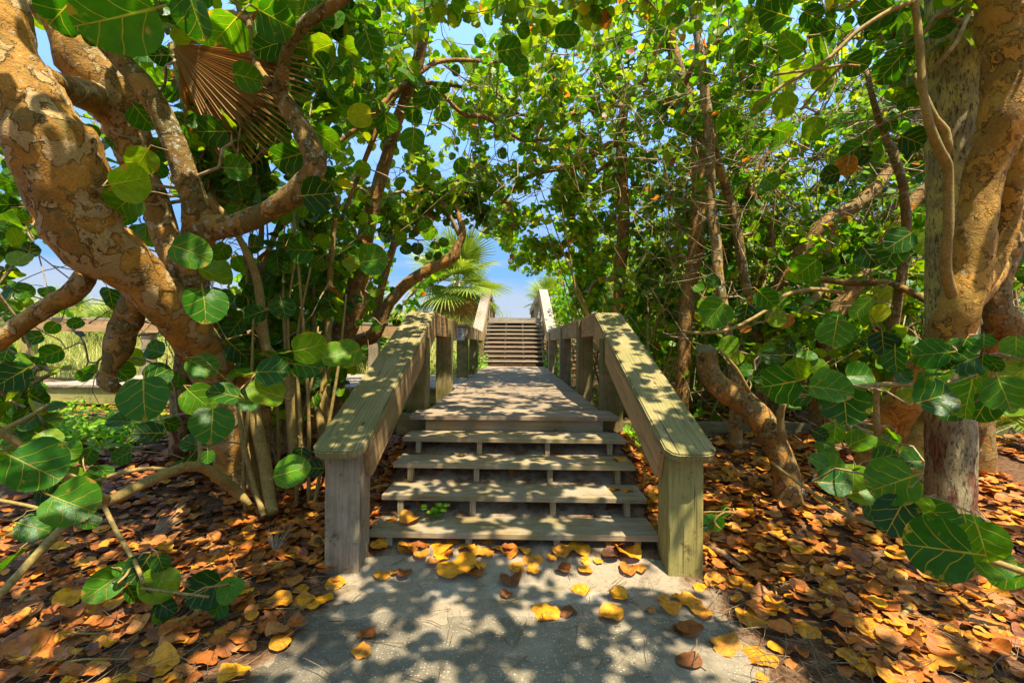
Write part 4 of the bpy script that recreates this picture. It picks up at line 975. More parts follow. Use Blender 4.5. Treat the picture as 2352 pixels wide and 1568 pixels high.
for k in range(19):
    x0 = random.uniform(545, 745); d0 = random.uniform(3.7, 4.9); g = P(x0, 1080, d0); g.z = tz(g.x, g.y)-.05; x1 = x0+random.gauss(0, 45); top = P(x1, random.uniform(420, 760), d0+random.uniform(-.2, .2))
    q, rq = catmull([tuple(g), tuple(g.lerp(top, .35)+rv(.03)), tuple(g.lerp(top, .7)+rv(.04)), tuple(top)], [.018, .015, .012, .007], .1)
    V, Fq, Ft = tube(q, rq, 8, .03, k); b = Bag(); b.add(V, [Fq, Ft]); link('stem', b.mesh('stem', P(625, 1120, 3.9)), M_STEM, CLUMP)
# tree behind it, its pale trunk leaning right to the top of the picture
H3 = hand(2, '60,90,90,b 190,100,85,d 195,300,100 60,350,85,b 600,670,80,d 680,60,32 870,100,32,d 950,280,50,d 490,960,88,b 130,790,92,y 40,640,75 310,850,82,d 690,780,62,d 500,790,62,d 820,1130,55 780,480,36 575,1540,62,b 480,550,32,b 100,640,60 700,600,50 100,200,50,b 380,640,60,be 480,770,60 150,1150,60,b 400,1250,50 560,1170,50', 5.0)
H3 += hand(5, '215,210,105,b 90,190,70,b 40,850,105,b 410,60,48,b 440,130,48 520,130,48,d 300,30,60,d 600,20,65,b 50,80,42,b 250,340,36,b 230,430,40,b 350,415,22,d 515,200,18 160,810,22 285,190,40,b 700,90,40,d 600,180,28,d 640,110,36,d 660,180,32,d 180,610,30,b 120,640,30 395,540,28 240,665,35 380,640,30,d', 5.2)
make_tree('sea_grape_tree', 'slender pale sea grape leaning right behind the clump, reaching the blue sky', 'tree', None, P(690, 985, 5.2),
  [('trunk', M_BARK, [(1010, -60, 12, 5.0), (996, 0, 13, 5.0), (975, 60, 13, 5.05), (958, 151, 13, 5.1), (925, 240, 12, 5.15), (908, 290, 13, 5.2), (895, 336, 13, 5.2), (868, 430, 15, 5.25), (844, 524, 18, 5.3), (826, 620, 21, 5.3), (812, 700, 26, 5.3), (785, 770, 28, 5.3), (735, 850, 30, 5.25), (700, 930, 34, 5.2), (690, 985, 40, 5.2)], 0.10),
   ('limb', M_BARK, [(784, 505, 5, 5.0), (870, 290, 6, 5.0), (915, 210, 7, 5.05), (960, 170, 6, 5.1), (1020, 140, 5, 5.3), (1150, 142, 4, 5.5)], 0.05),
   ('limb', M_BARK, [(760, 340, 4, 4.6), (850, 270, 6, 4.8), (930, 195, 6, 5.0), (1030, 195, 5, 5.1), (1060, 200, 4, 5.1)], 0.05),
   ('limb', M_BARK, [(1000, 195, 4, 5.3), (1060, 260, 5, 5.5), (1110, 268, 6, 5.7), (1150, 290, 5, 6), (1200, 322, 4, 6.2), (1260, 320, 3, 6.4)], 0.05),
   ('limb', M_BARK_BIG, [(660, 905, 30, 5.0), (668, 980, 40, 4.95), (675, 1050, 42, 4.9)], 0.12)],
  blobs=[(850, 220, 6.2, 210, 240, 1.3, 160), (960, 440, 6.6, 110, 90, 1.2, 60), (800, 480, 6.0, 100, 120, 1.0, 34), (1000, 60, 5.4, 120, 60, .8, 14), (730, 700, 6.0, 70, 110, .6, 22), (650, 300, 6.5, 200, 250, 1.0, 60)],
  hands=H3, Rr=(0.055, 0.09), nl=(6, 9), bias=0.20)
# arching tree over the side walkway
make_tree('sea_grape_tree', 'low sea grape whose bent branch arches up over the left side of the boardwalk', 'tree', None, P(770, 980, 6.0),
  [('trunk', M_BARK, [(1045, 470, 5, 5.9), (1063, 533, 8, 5.9), (1051, 564, 10, 5.9), (1038, 592, 15, 5.9), (992, 615, 13, 5.9), (935, 651, 13, 5.9), (895, 695, 13, 5.9), (876, 735, 14, 5.9), (855, 772, 16, 5.9), (815, 790, 17, 5.95), (780, 850, 17, 6.0), (770, 930, 20, 6.0)], 0.12),
   ('limb', M_BARK, [(880, 748, 12, 5.9), (868, 700, 9, 5.95), (905, 560, 8, 6.0), (930, 505, 7, 6.1), (985, 455, 6, 6.3), (1020, 437, 5, 6.4)], 0.06),
   ('limb', M_TWIG, [(1055, 540, 5, 5.9), (1020, 470, 4, 5.9), (985, 440, 3, 5.9)], 0.03),
   ('limb', M_TWIG, [(975, 640, 2.5, 5.85), (950, 672, 2.2, 5.85), (925, 700, 2, 5.85), (905, 730, 1.6, 5.85)], 0.02)],
  blobs=[(1020, 470, 6.6, 95, 65, 0.8, 62), (1095, 440, 7.2, 70, 90, 0.8, 50), (920, 520, 6.4, 50, 50, .6, 16), (840, 690, 6.8, 40, 50, .5, 14)],
  Rr=(0.055, 0.085), nl=(5, 8), bias=0.02)
# middle tree, upright, right of the boardwalk
H5 = hand(2, '1400,150,78,b 1540,240,96 1210,450,82 1150,340,92 1250,290,62,b 1345,380,50,b 1300,60,60,b 1700,120,40 1270,930,50 2170,900,55 2050,780,50 1960,330,50 1560,910,45,b 1660,980,38,b 1100,1050,40,d 1150,1300,36 2300,600,50,b 2080,400,50 2200,180,60 1000,40,60,o 1120,40,50,b 1620,60,60,b 2120,700,50,b', 6.0)
make_tree('sea_grape_tree', 'upright sea grape with straight orange trunk behind the right handrail', 'tree', None, P(1412, 935, 7.5),
  [('trunk', M_BARK, [(1451, 202, 10, 7.4), (1440, 232, 10, 7.4), (1430, 269, 11, 7.4), (1427, 319, 12, 7.4), (1429, 403, 13, 7.4), (1432, 524, 14, 7.4), (1424, 628, 13, 7.45), (1420, 708, 13, 7.5), (1414, 800, 13, 7.5), (1412, 935, 15, 7.5)], 0.10),
   ('limb', M_BARK, [(1448, 210, 9, 7.4), (1483, 182, 8, 7.3), (1502, 120, 12, 7.2), (1510, 60, 10, 7.1), (1495, -40, 9, 7.0)], 0.08),
   ('limb', M_BARK, [(1428, 326, 9, 7.4), (1390, 338, 9, 7.3), (1355, 358, 9, 7.3), (1321, 382, 9, 7.3), (1261, 390, 7, 7.4), (1204, 412, 5, 7.5), (1150, 470, 3, 7.6)], 0.08),
   ('limb', M_BARK, [(1436, 245, 6, 7.4), (1390, 240, 6, 7.3), (1330, 258, 5, 7.2), (1260, 270, 4, 7.0), (1180, 262, 3, 6.9)], 0.06),
   ('limb', M_BARK, [(1432, 300, 8, 7.4), (1470, 275, 7, 7.2), (1520, 240, 6, 7.0), (1568, 210, 6, 6.8)], 0.06),
   ('limb', M_BARK, [(1425, 380, 6, 7.4), (1390, 380, 5, 7.6), (1340, 430, 4, 7.8), (1310, 470, 3, 8)], 0.05)],
  blobs=[(1250, 230, 7.6, 250, 190, 1.8, 330), (1340, 420, 8.2, 190, 160, 1.6, 230), (1240, 70, 6.0, 260, 80, 1.1, 60), (1330, 600, 9.0, 110, 100, 1.6, 150), (1120, 250, 7.5, 110, 150, 1.2, 60), (1480, 90, 6.6, 160, 110, 1.2, 60), (1165, 500, 9.0, 80, 70, 1.0, 70), (1190, 590, 10.5, 40, 30, .8, 22), (1240, 600, 9.5, 50, 50, .8, 40), (1330, 670, 10.0, 55, 60, .8, 70), (1255, 612, 11.5, 55, 28, .8, 50), (1150, 556, 11, 55, 36, .8, 44)],
  hands=H5, Rr=(0.045, 0.078), nl=(7, 10), bias=0.25)
# pair of trunks
H6 = hand(3, '350,60,55 640,90,110,d 450,350,100,d 510,500,62,d 540,950,80,d 640,1005,50,b 680,900,82 490,130,50,b 300,300,50 60,180,40,b 160,540,40 600,1250,62,b 350,800,50 300,640,40,d 520,690,60,e', 5.0)
make_tree('sea_grape_tree', 'sea grape with three close upright trunks behind the sawn stump', 'tree', None, P(1575, 905, 6.3),
  [('trunk', M_BARK, [(1515, -60, 10, 6.3), (1530, 20, 12, 6.3), (1545, 110, 12, 6.3), (1568, 185, 12, 6.3), (1590, 255, 14, 6.3), (1605, 330, 16, 6.3), (1606, 437, 16, 6.3), (1601, 540, 17, 6.3), (1588, 645, 16, 6.3), (1578, 720, 15, 6.3), (1570, 820, 15, 6.3), (1565, 920, 16, 6.3)], 0.10),
   ('trunk', M_BARK_LICHEN, [(1580, -50, 8, 5.6), (1590, 20, 8, 5.6), (1598, 60, 8, 5.6), (1610, 134, 10, 5.6), (1622, 235, 11, 5.6), (1630, 336, 11, 5.6), (1634, 470, 11, 5.5), (1645, 560, 12, 5.4), (1650, 628, 11, 5.3), (1665, 728, 11, 5.2), (1679, 812, 12, 5.1), (1690, 900, 13, 5.0)], 0.08),
   ('trunk', M_BARK_LICHEN, [(1636, 310, 7, 5.6), (1645, 353, 8, 5.7), (1669, 437, 10, 5.8), (1689, 504, 11, 5.8), (1700, 577, 11, 5.8), (1712, 645, 10, 5.8), (1733, 728, 11, 5.8), (1743, 790, 11, 5.8), (1748, 880, 12, 5.8)], 0.08),
   ('limb', M_BARK, [(1568, 200, 7, 6.0), (1610, 120, 5, 5.8), (1680, 60, 4, 5.6), (1790, 5, 4, 5.5)], 0.05),
   ('limb', M_BARK, [(1600, 160, 5, 5.6), (1650, 95, 5, 5.4), (1700, 110, 5, 5.2), (1730, 150, 4, 5.1), (1760, 190, 4, 5)], 0.05)],
  blobs=[(1660, 230, 6.8, 190, 220, 1.5, 280), (1700, 520, 7.4, 220, 170, 1.6, 280), (1560, 680, 8.0, 160, 100, 1.3, 120), (1700, 730, 6.8, 150, 60, 1.0, 50), (1790, 90, 5.8, 160, 110, 1.0, 45), (1500, 480, 8.2, 110, 220, 1.3, 110)],
  hands=H6, Rr=(0.045, 0.078), nl=(6, 9), bias=0.15)
# sawn leaning trunk
H7 = hand(6, '220,570,108 430,580,72,d 570,470,92 680,480,56,b 640,600,72,b 700,625,62,o 320,790,76,b 140,510,42,b 430,960,52 660,1060,150,d 790,950,82,b 1000,1085,140 940,940,64,b 790,1130,90,d 550,1010,70,d 1210,1000,92 600,870,70,d 850,880,70 110,400,40 210,360,50,d 230,490,40,b 430,680,40,o 760,1210,50,d', 3.6)
t7 = make_tree('sawn_tree', 'thick leaning sea grape trunk sawn off flat at the top, right of the handrail', 'tree trunk', None, P(1806, 1100, 3.9),
  [('trunk', M_BARK, [(1621, 806, 22, 4.1), (1626, 840, 23, 4.1), (1647, 883, 26, 4.05), (1696, 915, 29, 4.0), (1736, 950, 29, 3.95), (1768, 997, 28, 3.9), (1793, 1050, 27, 3.88), (1808, 1100, 28, 3.86)], 0.12),
   ('stem', M_STEM, [(1568, 760, 3, 3.4), (1615, 765, 3.5, 3.4), (1680, 755, 4, 3.45), (1756, 715, 4, 3.5), (1803, 678, 4.5, 3.55), (1870, 664, 5, 3.6), (1935, 672, 5, 3.7)], 0.02),
   ('stem', M_STEM, [(1720, 900, 5, 3.6), (1690, 845, 4, 3.5), (1650, 800, 3, 3.45)], 0.02),
   ('stem', M_STEM, [(1800, 1010, 9, 3.5), (1792, 960, 8, 3.5), (1800, 925, 6, 3.4)], 0.03)],
  blobs=[(1760, 820, 4.6, 120, 60, 0.5, 12)], hands=H7, Rr=(0.06, 0.10), nl=(3, 6))
b = Bag(); c0 = P(1621, 803, 4.1)
V, Fq, Ft = tube([tuple(c0+Vector((0.002, 0, -0.012))), tuple(c0+Vector((0, -0.01, 0.004)))], [0.0885, 0.0865], 22, 0.05)
b.add(V, [Fq, Ft]); link('sawn_face', b.mesh('sawn_face', P(1806, 1100, 3.9), False), M_CUT, t7)
# leaning orange limbs in the thicket
make_tree('sea_grape_tree', 'sea grape with long orange limbs slanting up right in the middle of the thicket', 'tree', None, P(1880, 900, 6.2),
  [('trunk', M_BARK, [(2150, 235, 12, 6.6), (2085, 300, 14, 6.5), (2045, 380, 14, 6.4), (1988, 455, 15, 6.3), (1904, 508, 17, 6.2), (1860, 545, 18, 6.2), (1820, 600, 18, 6.2), (1795, 660, 18, 6.2), (1780, 740, 18, 6.2), (1775, 880, 19, 6.2)], 0.12),
   ('trunk', M_BARK, [(2180, 395, 12, 5.6), (2110, 450, 14, 5.6), (2060, 520, 14, 5.6), (2000, 610, 16, 5.6), (1950, 675, 17, 5.6), (1908, 745, 18, 5.6), (1890, 830, 19, 5.6), (1884, 900, 20, 5.6)], 0.12),
   ('limb', M_BARK, [(1870, 640, 7, 5.5), (1960, 650, 8, 5.2), (2030, 648, 8, 5.0), (2080, 665, 8, 4.8), (2130, 690, 9, 4.6), (2155, 705, 9, 4.4)], 0.06),
   ('limb', M_STEM, [(1800, 780, 5, 5.5), (1830, 720, 7, 5.5), (1860, 700, 9, 5.5), (1905, 640, 8, 5.6)], 0.05),
   ('limb', M_BARK, [(2075, 440, 9, 4.9), (2082, 520, 10, 4.9), (2070, 640, 10, 4.9), (2050, 760, 11, 4.9), (2040, 880, 12, 4.9)], 0.06),
   ('limb', M_BARK_LICHEN, [(1990, 160, 5, 4.9), (2003, 220, 6, 4.9), (2023, 286, 7, 4.9), (2060, 376, 9, 4.9), (2078, 440, 9, 4.9)], 0.06),
   ('limb', M_BARK, [(1800, 300, 6, 6.8), (1720, 430, 8, 6.8), (1750, 470, 9, 6.8), (1770, 560, 9, 6.8), (1720, 700, 9, 6.8)], 0.06)],
  blobs=[(2000, 300, 7.2, 200, 260, 1.6, 300), (1950, 620, 6.6, 220, 130, 1.3, 210), (1820, 750, 5.8, 180, 70, .9, 90), (1960, 820, 5.2, 170, 60, .5, 40), (2100, 560, 6.2, 120, 200, 1.0, 80)],
  hands=hand(6, '850,260,102 780,310,62,b 900,350,46,b 1490,70,104 1350,150,80,d 1280,180,90,d 1440,150,110,d 1040,710,112 1370,780,86,d 1370,425,58,y 1350,575,72,y 1230,530,100,be 1030,620,72,d 1210,600,80,e 1660,250,52,b 1380,480,60,y 1480,700,50,b 1180,270,50,b 1640,130,50,b', 4.8), Rr=(0.045, 0.08), nl=(6, 9), bias=0.12)
# cabbage palm trunk
def make_palm_trunk():
    base = P(2182, 1165, 3.75); base.z = tz(base.x, base.y)
    t = empty('cabbage_palm', base, 'tall straight palm trunk crusted with yellow lichen, red-brown rot near its foot', 'palm tree')
    pl = [(2200, -330, 54, 3.8), (2196, -150, 53, 3.8), (2193, 0, 52, 3.8), (2191, 250, 50, 3.8), (2188, 500, 48, 3.8), (2186, 760, 47, 3.78), (2184, 1000, 45, 3.76), (2182, 1150, 46, 3.75), (2181, 1180, 50, 3.75)]
    pts = [tuple(P(a, b_, d)) for a, b_, r, d in pl]; q, rq = catmull(pts, [r*d/F for a, b_, r, d in pl], 0.04)
    V, Fq, Ft = tube(q, rq, 32, 0.05, 3); b = Bag(); b.add(V, [Fq, Ft]); link('trunk', b.mesh('trunk', base), M_PALM, t)
    # root mat
    b = Bag()
    for k in range(220):
        a = random.uniform(0, 6.28); r0 = random.uniform(0.12, 0.17); r1 = r0+random.uniform(0.03, 0.14)
        p0 = base+Vector((math.cos(a)*r0, math.sin(a)*r0, random.uniform(0.02, 0.12))); p1 = base+Vector((math.cos(a+.3)*r1, math.sin(a+.3)*r1, -0.02))
        V, Fq, _ = tube([tuple(p0), tuple((p0+p1)/2+rv(0.01)), tuple(p1)], [0.003, 0.003, 0.002], 4, cap=False); b.add(V, [Fq])
    tag(link('roots', b.mesh('roots', base), M_TWIG, t), kind='stuff')
    return t, base
palm_t, palm_b = make_palm_trunk()
# big tan tree at the right edge
H10 = hand(3, '750,300,106,b 900,370,110,be 740,480,72,b 960,540,76,b 910,440,82 1190,430,106,d 1415,470,102 1390,540,60,b 1110,220,52,b 880,110,82,d 700,720,92,b 890,880,82,b 1160,1030,82,d 1570,960,86,d 1290,920,52 1010,1200,62,d 560,600,60,eb 520,690,70,b 1420,850,50,d 1500,660,50,b 1760,190,80 1650,200,60,b 1820,180,40 1330,80,110,d 1450,640,60,b 1130,1130,70,o 1500,390,70,d 1010,250,80,be 960,220,90,d 1230,1060,60,d 1300,1040,60 2300,250,60 2310,100,50,b', 3.6)
H10 += hand(6, '1700,850,112,d 1790,880,80,d 1910,810,104,d 1930,905,102,d 1455,890,98,d 1720,1150,132,d 1830,1230,95,d 1950,1150,150 2060,1200,130,d 2270,1000,100,b 2200,1120,130,b 2250,1220,90,b 1740,1020,115,b 1990,1000,92,b 2280,800,86,b 2320,890,50,b 2060,760,62,d 2130,920,60,d 1560,1130,80,b 1500,1000,60 2050,900,60,d', 2.6)
H10 += hand(6, '1110,1200,140 1040,1390,78,b 1215,1440,96,b 1410,1460,90,b 1560,1530,72,b 1000,1545,72,b 970,1490,60,b 1430,1400,60,be 940,1400,50,d', 3.0)
H10 += hand(9, '1000,90,94,b 930,60,70,b 1040,200,118,d 1170,160,100,b 1220,260,105,b 1440,200,158,b 1320,110,50,b 1460,420,155,d 1740,420,112 1310,400,80,d 1750,650,195,d 1950,510,112 2050,600,165,b 2110,730,120,b 2220,830,120,b 1560,50,70,d 1380,20,80,d 1600,340,80,b 1210,140,50,d', 2.6)
make_tree('sea_grape_tree', 'smooth tan sea grape with twisting trunk at the right edge, leaves hanging low in front', 'tree', None, P(2020, 1020, 4.0),
  [('trunk', M_BARK_RIGHT, [(2284, -150, 43, 3.2), (2296, 0, 44, 3.2), (2310, 101, 47, 3.2), (2318, 202, 48, 3.2), (2308, 280, 45, 3.2), (2280, 340, 37, 3.25), (2258, 420, 36, 3.3), (2244, 504, 35, 3.3), (2238, 560, 38, 3.3), (2228, 628, 37, 3.3), (2208, 695, 37, 3.3), (2178, 770, 42, 3.38), (2134, 840, 38, 3.5), (2088, 905, 36, 3.7), (2052, 960, 36, 3.9), (2030, 1010, 38, 4.05), (2018, 1060, 46, 4.1)], 0.13),
   ('trunk', M_BARK_RIGHT, [(2215, 720, 28, 4.2), (2190, 850, 26, 4.3), (2160, 920, 26, 4.35), (2128, 985, 28, 4.4), (2100, 1030, 30, 4.4)], 0.10),
   ('limb', M_BARK_RIGHT, [(2215, 700, 30, 3.6), (2270, 640, 26, 3.8), (2310, 570, 22, 4.0), (2340, 500, 20, 4.1), (2400, 420, 18, 4.2)], 0.10),
   ('limb', M_BARK_RIGHT, [(2360, 300, 24, 3.5), (2335, 360, 26, 3.5), (2322, 440, 24, 3.55), (2310, 520, 22, 3.6), (2285, 600, 20, 3.6), (2255, 660, 18, 3.55)], 0.10),
   ('limb', M_BARK, [(2330, 560, 18, 3.9), (2300, 640, 20, 3.9), (2290, 700, 26, 3.9), (2310, 745, 34, 3.9), (2360, 765, 34, 3.9), (2440, 780, 30, 3.9)], 0.12),
   ('trunk', M_BARK, [(2310, 740, 30, 3.95), (2262, 800, 26, 4.1), (2250, 870, 24, 4.3), (2250, 960, 26, 4.4)], 0.12),
   ('stem', M_STEM, [(2092, -30, 7, 2.9), (2100, 0, 7, 2.9), (2112, 101, 8, 2.9), (2119, 202, 8, 2.9), (2134, 286, 9, 2.9), (2160, 350, 10, 2.95), (2176, 380, 10, 3.0), (2178, 437, 10, 3.05), (2178, 524, 10, 3.1), (2172, 620, 11, 3.2), (2195, 700, 12, 3.3)], 0.03),
   ('stem', M_STEM, [(2100, 170, 6, 3.0), (2125, 225, 7, 3.0), (2150, 275, 7, 3.0), (2172, 300, 8, 3.02), (2180, 350, 8, 3.03)], 0.03),
   ('stem', M_TWIG, [(2225, 35, 4, 2.7), (2195, 100, 4.5, 2.7), (2160, 140, 4, 2.75), (2135, 165, 3, 2.8)], 0.02),
   ('stem', M_STEM, [(1730, 252, 3, 2.9), (1785, 205, 4, 2.9), (1845, 170, 4, 2.9), (1904, 134, 4.5, 2.9), (1960, 80, 5, 2.9), (2005, 48, 5, 2.9), (2050, 22, 6, 2.9), (2098, 4, 6, 2.9)], 0.02),
   ('stem', M_STEM, [(1780, 172, 3, 2.9), (1830, 165, 3, 2.9), (1890, 158, 3.5, 2.9), (1935, 150, 3, 2.9), (1975, 152, 2.5, 2.9)], 0.02),
   ('stem', M_STEM, [(1960, 890, 6, 2.6), (2040, 882, 6, 2.6), (2105, 883, 7, 2.6), (2180, 878, 7, 2.7), (2250, 860, 7, 2.8)], 0.02),
   ('stem', M_STEM, [(2016, 1000, 7, 2.8), (2012, 930, 6, 2.8), (2015, 880, 6, 2.75)], 0.02),
   ('stem', M_STEM, [(1770, 1060, 3, 3.0), (1850, 1120, 4, 2.9), (1960, 1190, 5, 2.6), (2080, 1220, 6, 2.4), (2200, 1260, 7, 2.3), (2400, 1330, 8, 2.2)], 0.02)],
  blobs=[(2280, 120, 4.2, 140, 160, 0.6, 26), (2330, 520, 5.2, 60, 240, 0.7, 30), (2060, 120, 4.4, 140, 130, 0.8, 40), (2290, 900, 5.4, 110, 70, .6, 12)],
  hands=H10, mat=M_BARK_RIGHT, Rr=(0.06, 0.10), nl=(4, 7))
# thicket behind at the right edge
make_tree('sea_grape_tree', 'background sea grape seen between the palm trunk and the right edge', 'tree', None, P(2300, 900, 7.5),
  [('trunk', M_BARK, [(2330, 200, 12, 7.5), (2310, 400, 14, 7.5), (2290, 600, 16, 7.5), (2300, 900, 18, 7.5)], 0.1),
   ('trunk', M_BARK, [(2420, 560, 14, 7.0), (2330, 620, 15, 7.0), (2200, 640, 12, 7.2), (2060, 650, 9, 7.4)], 0.1)],
  blobs=[(2290, 400, 7.5, 160, 380, 1.2, 200), (2130, 250, 8, 120, 250, 1.2, 130)], Rr=(0.055, 0.09), nl=(6, 9))
# low sprouts
def sprout(label, c, txt, px, py, d, stems, cat='seedling', **k):
    make_tree('sea_grape_seedling', label, cat, None, P(px, py, d), [('stem', M_STEM, s_, 0.02) for s_ in stems], hands=hand(c, txt, **k), nobj=300, mat=M_STEM, roots=False)
sprout('sea grape sprout with three round leaves lying on the litter at lower left', 7, '720,895,126 1090,890,126,b 1400,935,120,d 1570,930,92,b 1500,1040,82 1120,1110,86,b 1130,1050,80,d 900,950,70,ed 820,790,45 900,810,40 960,790,100,d 1100,750,62,d 1620,910,52,b 1030,900,60,ed', 240, 1270, 2.35,
       [[(240, 1163, 5, 2.5), (270, 1225, 5, 2.45), (310, 1290, 5, 2.35), (330, 1340, 4, 2.25)], [(305, 1290, 3, 2.35), (290, 1320, 3, 2.3), (270, 1338, 2, 2.25)], [(325, 1350, 3, 2.2), (400, 1360, 3, 2.2), (480, 1370, 3, 2.2)]], dmax=2.35, dmin=1.9)
make_tree('sea_grape_branch', 'low green branch with broad leaves reaching over the litter at left edge', 'branch', None, P(0, 1330, 2.5),
  [('stem', M_STEM, [(-60, 1430, 8, 2.0), (60, 1300, 9, 2.25), (140, 1215, 9, 2.45), (200, 1165, 9, 2.55), (250, 1150, 12, 2.6), (330, 1110, 12, 2.8), (400, 1080, 11, 3.0), (460, 1070, 11, 3.2), (520, 1110, 12, 3.4), (545, 1130, 12, 3.5), (575, 1160, 6, 3.5)], 0.04),
   ('stem', M_STEM, [(250, 1150, 10, 2.6), (215, 1130, 9, 2.5), (150, 1095, 8, 2.3), (90, 1050, 8, 2.2), (0, 990, 9, 2.1), (-80, 930, 9, 2.0)], 0.04),
   ('stem', M_STEM, [(455, 1070, 9, 3.2), (462, 1050, 6, 3.2), (455, 1000, 4, 3.2)], 0.03),
   ('stem', M_STEM, [(-20, 1145, 4, 2.5), (60, 1160, 4, 2.5), (120, 1175, 4, 2.5)], 0.02),
   ('stem', M_STEM, [(200, 1110, 4, 2.9), (280, 1085, 5, 2.9), (350, 1075, 4, 2.95), (410, 1080, 4, 3.0)], 0.02),
   ('stem', M_STEM, [(0, 990, 7, 2.1), (60, 960, 5, 2.2), (110, 930, 4, 2.3)], 0.02)],
  hands=hand(7, '230,90,180 380,195,95,d 600,190,62,b 490,340,158 235,500,112 610,470,66,d 300,340,48 300,280,60,d 700,115,72 640,220,50 460,50,70,b 260,650,60,ed 60,740,120,e 490,150,80,b 260,20,60,b 100,20,60,d 1420,20,50', dmax=2.9) + hand(4, '330,1440,85,b 40,1490,70 150,1540,70,d 480,1510,70', dmax=2.9), mat=M_STEM, roots=False)
sprout('small sea grape seedling against the foot of the right post', 9, '290,390,46 222,470,62 150,450,32,d 140,490,40,d', 1640, 1210, 2.85, [[(1655, 1215, 2, 2.9), (1640, 1195, 2, 2.9), (1665, 1175, 2, 2.9), (1690, 1178, 2, 2.9)]], dmax=3.0, dmin=2.7)
def clover():
    base = P(1000, 1165, 3.4); base.z = float(ground_z(base.x, base.y)); t = empty('clover_plant', base, 'tiny bright clover-like plant between the two lowest steps', 'plant')
    b = Bag()
    for k in range(16):
        a = random.uniform(0, 6.28); p = base+Vector((math.cos(a)*random.uniform(0, .1), -0.02+math.sin(a)*0.04, 0))
        top = p+Vector((random.gauss(0, .02), -.01, random.uniform(.05, .13)))
        V, Fq, _ = tube([tuple(p), tuple(top)], [.0015, .001], 3, cap=False); b.add(V, [Fq], np.full(len(V), .4), V*0)
        for j in range(3):
            an = j*2.1+random.random(); yd = Vector((math.cos(an), math.sin(an), .1)); M = np.array(frame(yd, (0, -.5, 1)))*0.015
            V, Fs = SHAPES[1][j]; b.add(V @ M.T+np.array(top), Fs, np.full(len(V), random.random()), V)
    link('leaves', b.mesh('leaves', base), M_VINE, t)
clover()
# crowns that spread over the path, above and behind the viewer
def box_targets(n, x0, x1, y0, y1, z0, z1, gap=0.06, cell=0.30):
    out = []
    while len(out) < n:
        p = np.array([random.uniform(x0, x1), random.uniform(y0, y1), random.uniform(z0, z1)])
        if mnoise.noise(Vector((p[0], p[1], p[2]*0.3))/cell+Vector((9, 4, 1))) < gap-0.35: continue
        X, Y, D = proj(p)
        if D[0] > 0 and -50 < X[0] < 2400 and Y[0] > 60: continue
        out.append(tuple(p))
    return out
make_tree('sea_grape_tree', 'overhanging sea grape crown above the path, its lowest twigs at the top of the picture', 'tree', None, Vector((3.4, -1.6, 0)),
  [], world_targets=box_targets(330, -2.4, 4.2, -4.2, 4.6, 4.1, 5.3), Rr=(0.07, 0.105), nl=(5, 8), bias=0.1, nobj=120) if False else None
def overhead(label, base, trunkpts, tg, n):
    base = Vector(base); t = empty('sea_grape_tree', base, label, 'tree')
    q, rq = catmull([tuple(p[:3]) for p in trunkpts], [p[3] for p in trunkpts], 0.08); V, Fq, Ft = tube(q, rq, 14, 0.1); b = Bag(); b.add(V, [Fq, Ft]); link('trunk', b.mesh('trunk', base), M_BARK, t)
    b, dirs = grow([tuple(p) for p in q[::2]], tg, 0.0034); tag(link('branches', b.mesh('branches', base), M_TWIG, t), kind='stuff')
    recs = []
    for i in range(len(tg)): recs += cluster(tg[i], dirs[i], random.randint(6, 8), 0.047, 0.073, 0.2)
    X, Y, D = proj([tuple(r[0]) for r in recs]); inf = (D > .3) & (X > 0) & (X < 2352) & (Y > 0) & (Y < 1568)
    ob = [i for i in np.argsort(-np.array([r[3] for r in recs])/np.maximum(D, .3)) if inf[i]][:200]; so = set(ob)
    for i in ob: leaf_object(recs[i], t, base)
    leaves_stuff([r for i, r in enumerate(recs) if i not in so], 'foliage', t, base, lambda r: 2, M_LEAF_FAR)
overhead('tall sea grape behind the viewer at right, its crown overhanging the path', (3.6, -1.8, 0), [(3.6, -1.8, -0.1, .16), (3.3, -1.5, 1.5, .14), (2.6, -1.0, 3.0, .11), (1.8, -0.3, 4.1, .08), (1.2, 0.8, 4.7, .05), (0.6, 2.2, 4.9, .03)],
         box_targets(1950, -0.6, 5.0, -4.0, 4.8, 3.9, 5.4), 0)
overhead('tall sea grape behind the viewer at left, its crown overhanging the path', (-3.4, -1.0, 0), [(-3.4, -1.0, -0.1, .16), (-3.1, -0.8, 1.6, .14), (-2.4, -0.2, 3.2, .11), (-1.8, 0.4, 4.2, .08), (-1.2, 1.4, 4.8, .05), (-0.8, 2.6, 5.0, .03)],
         box_targets(1350, -5.0, 0.4, -3.8, 4.8, 3.9, 5.4), 0)

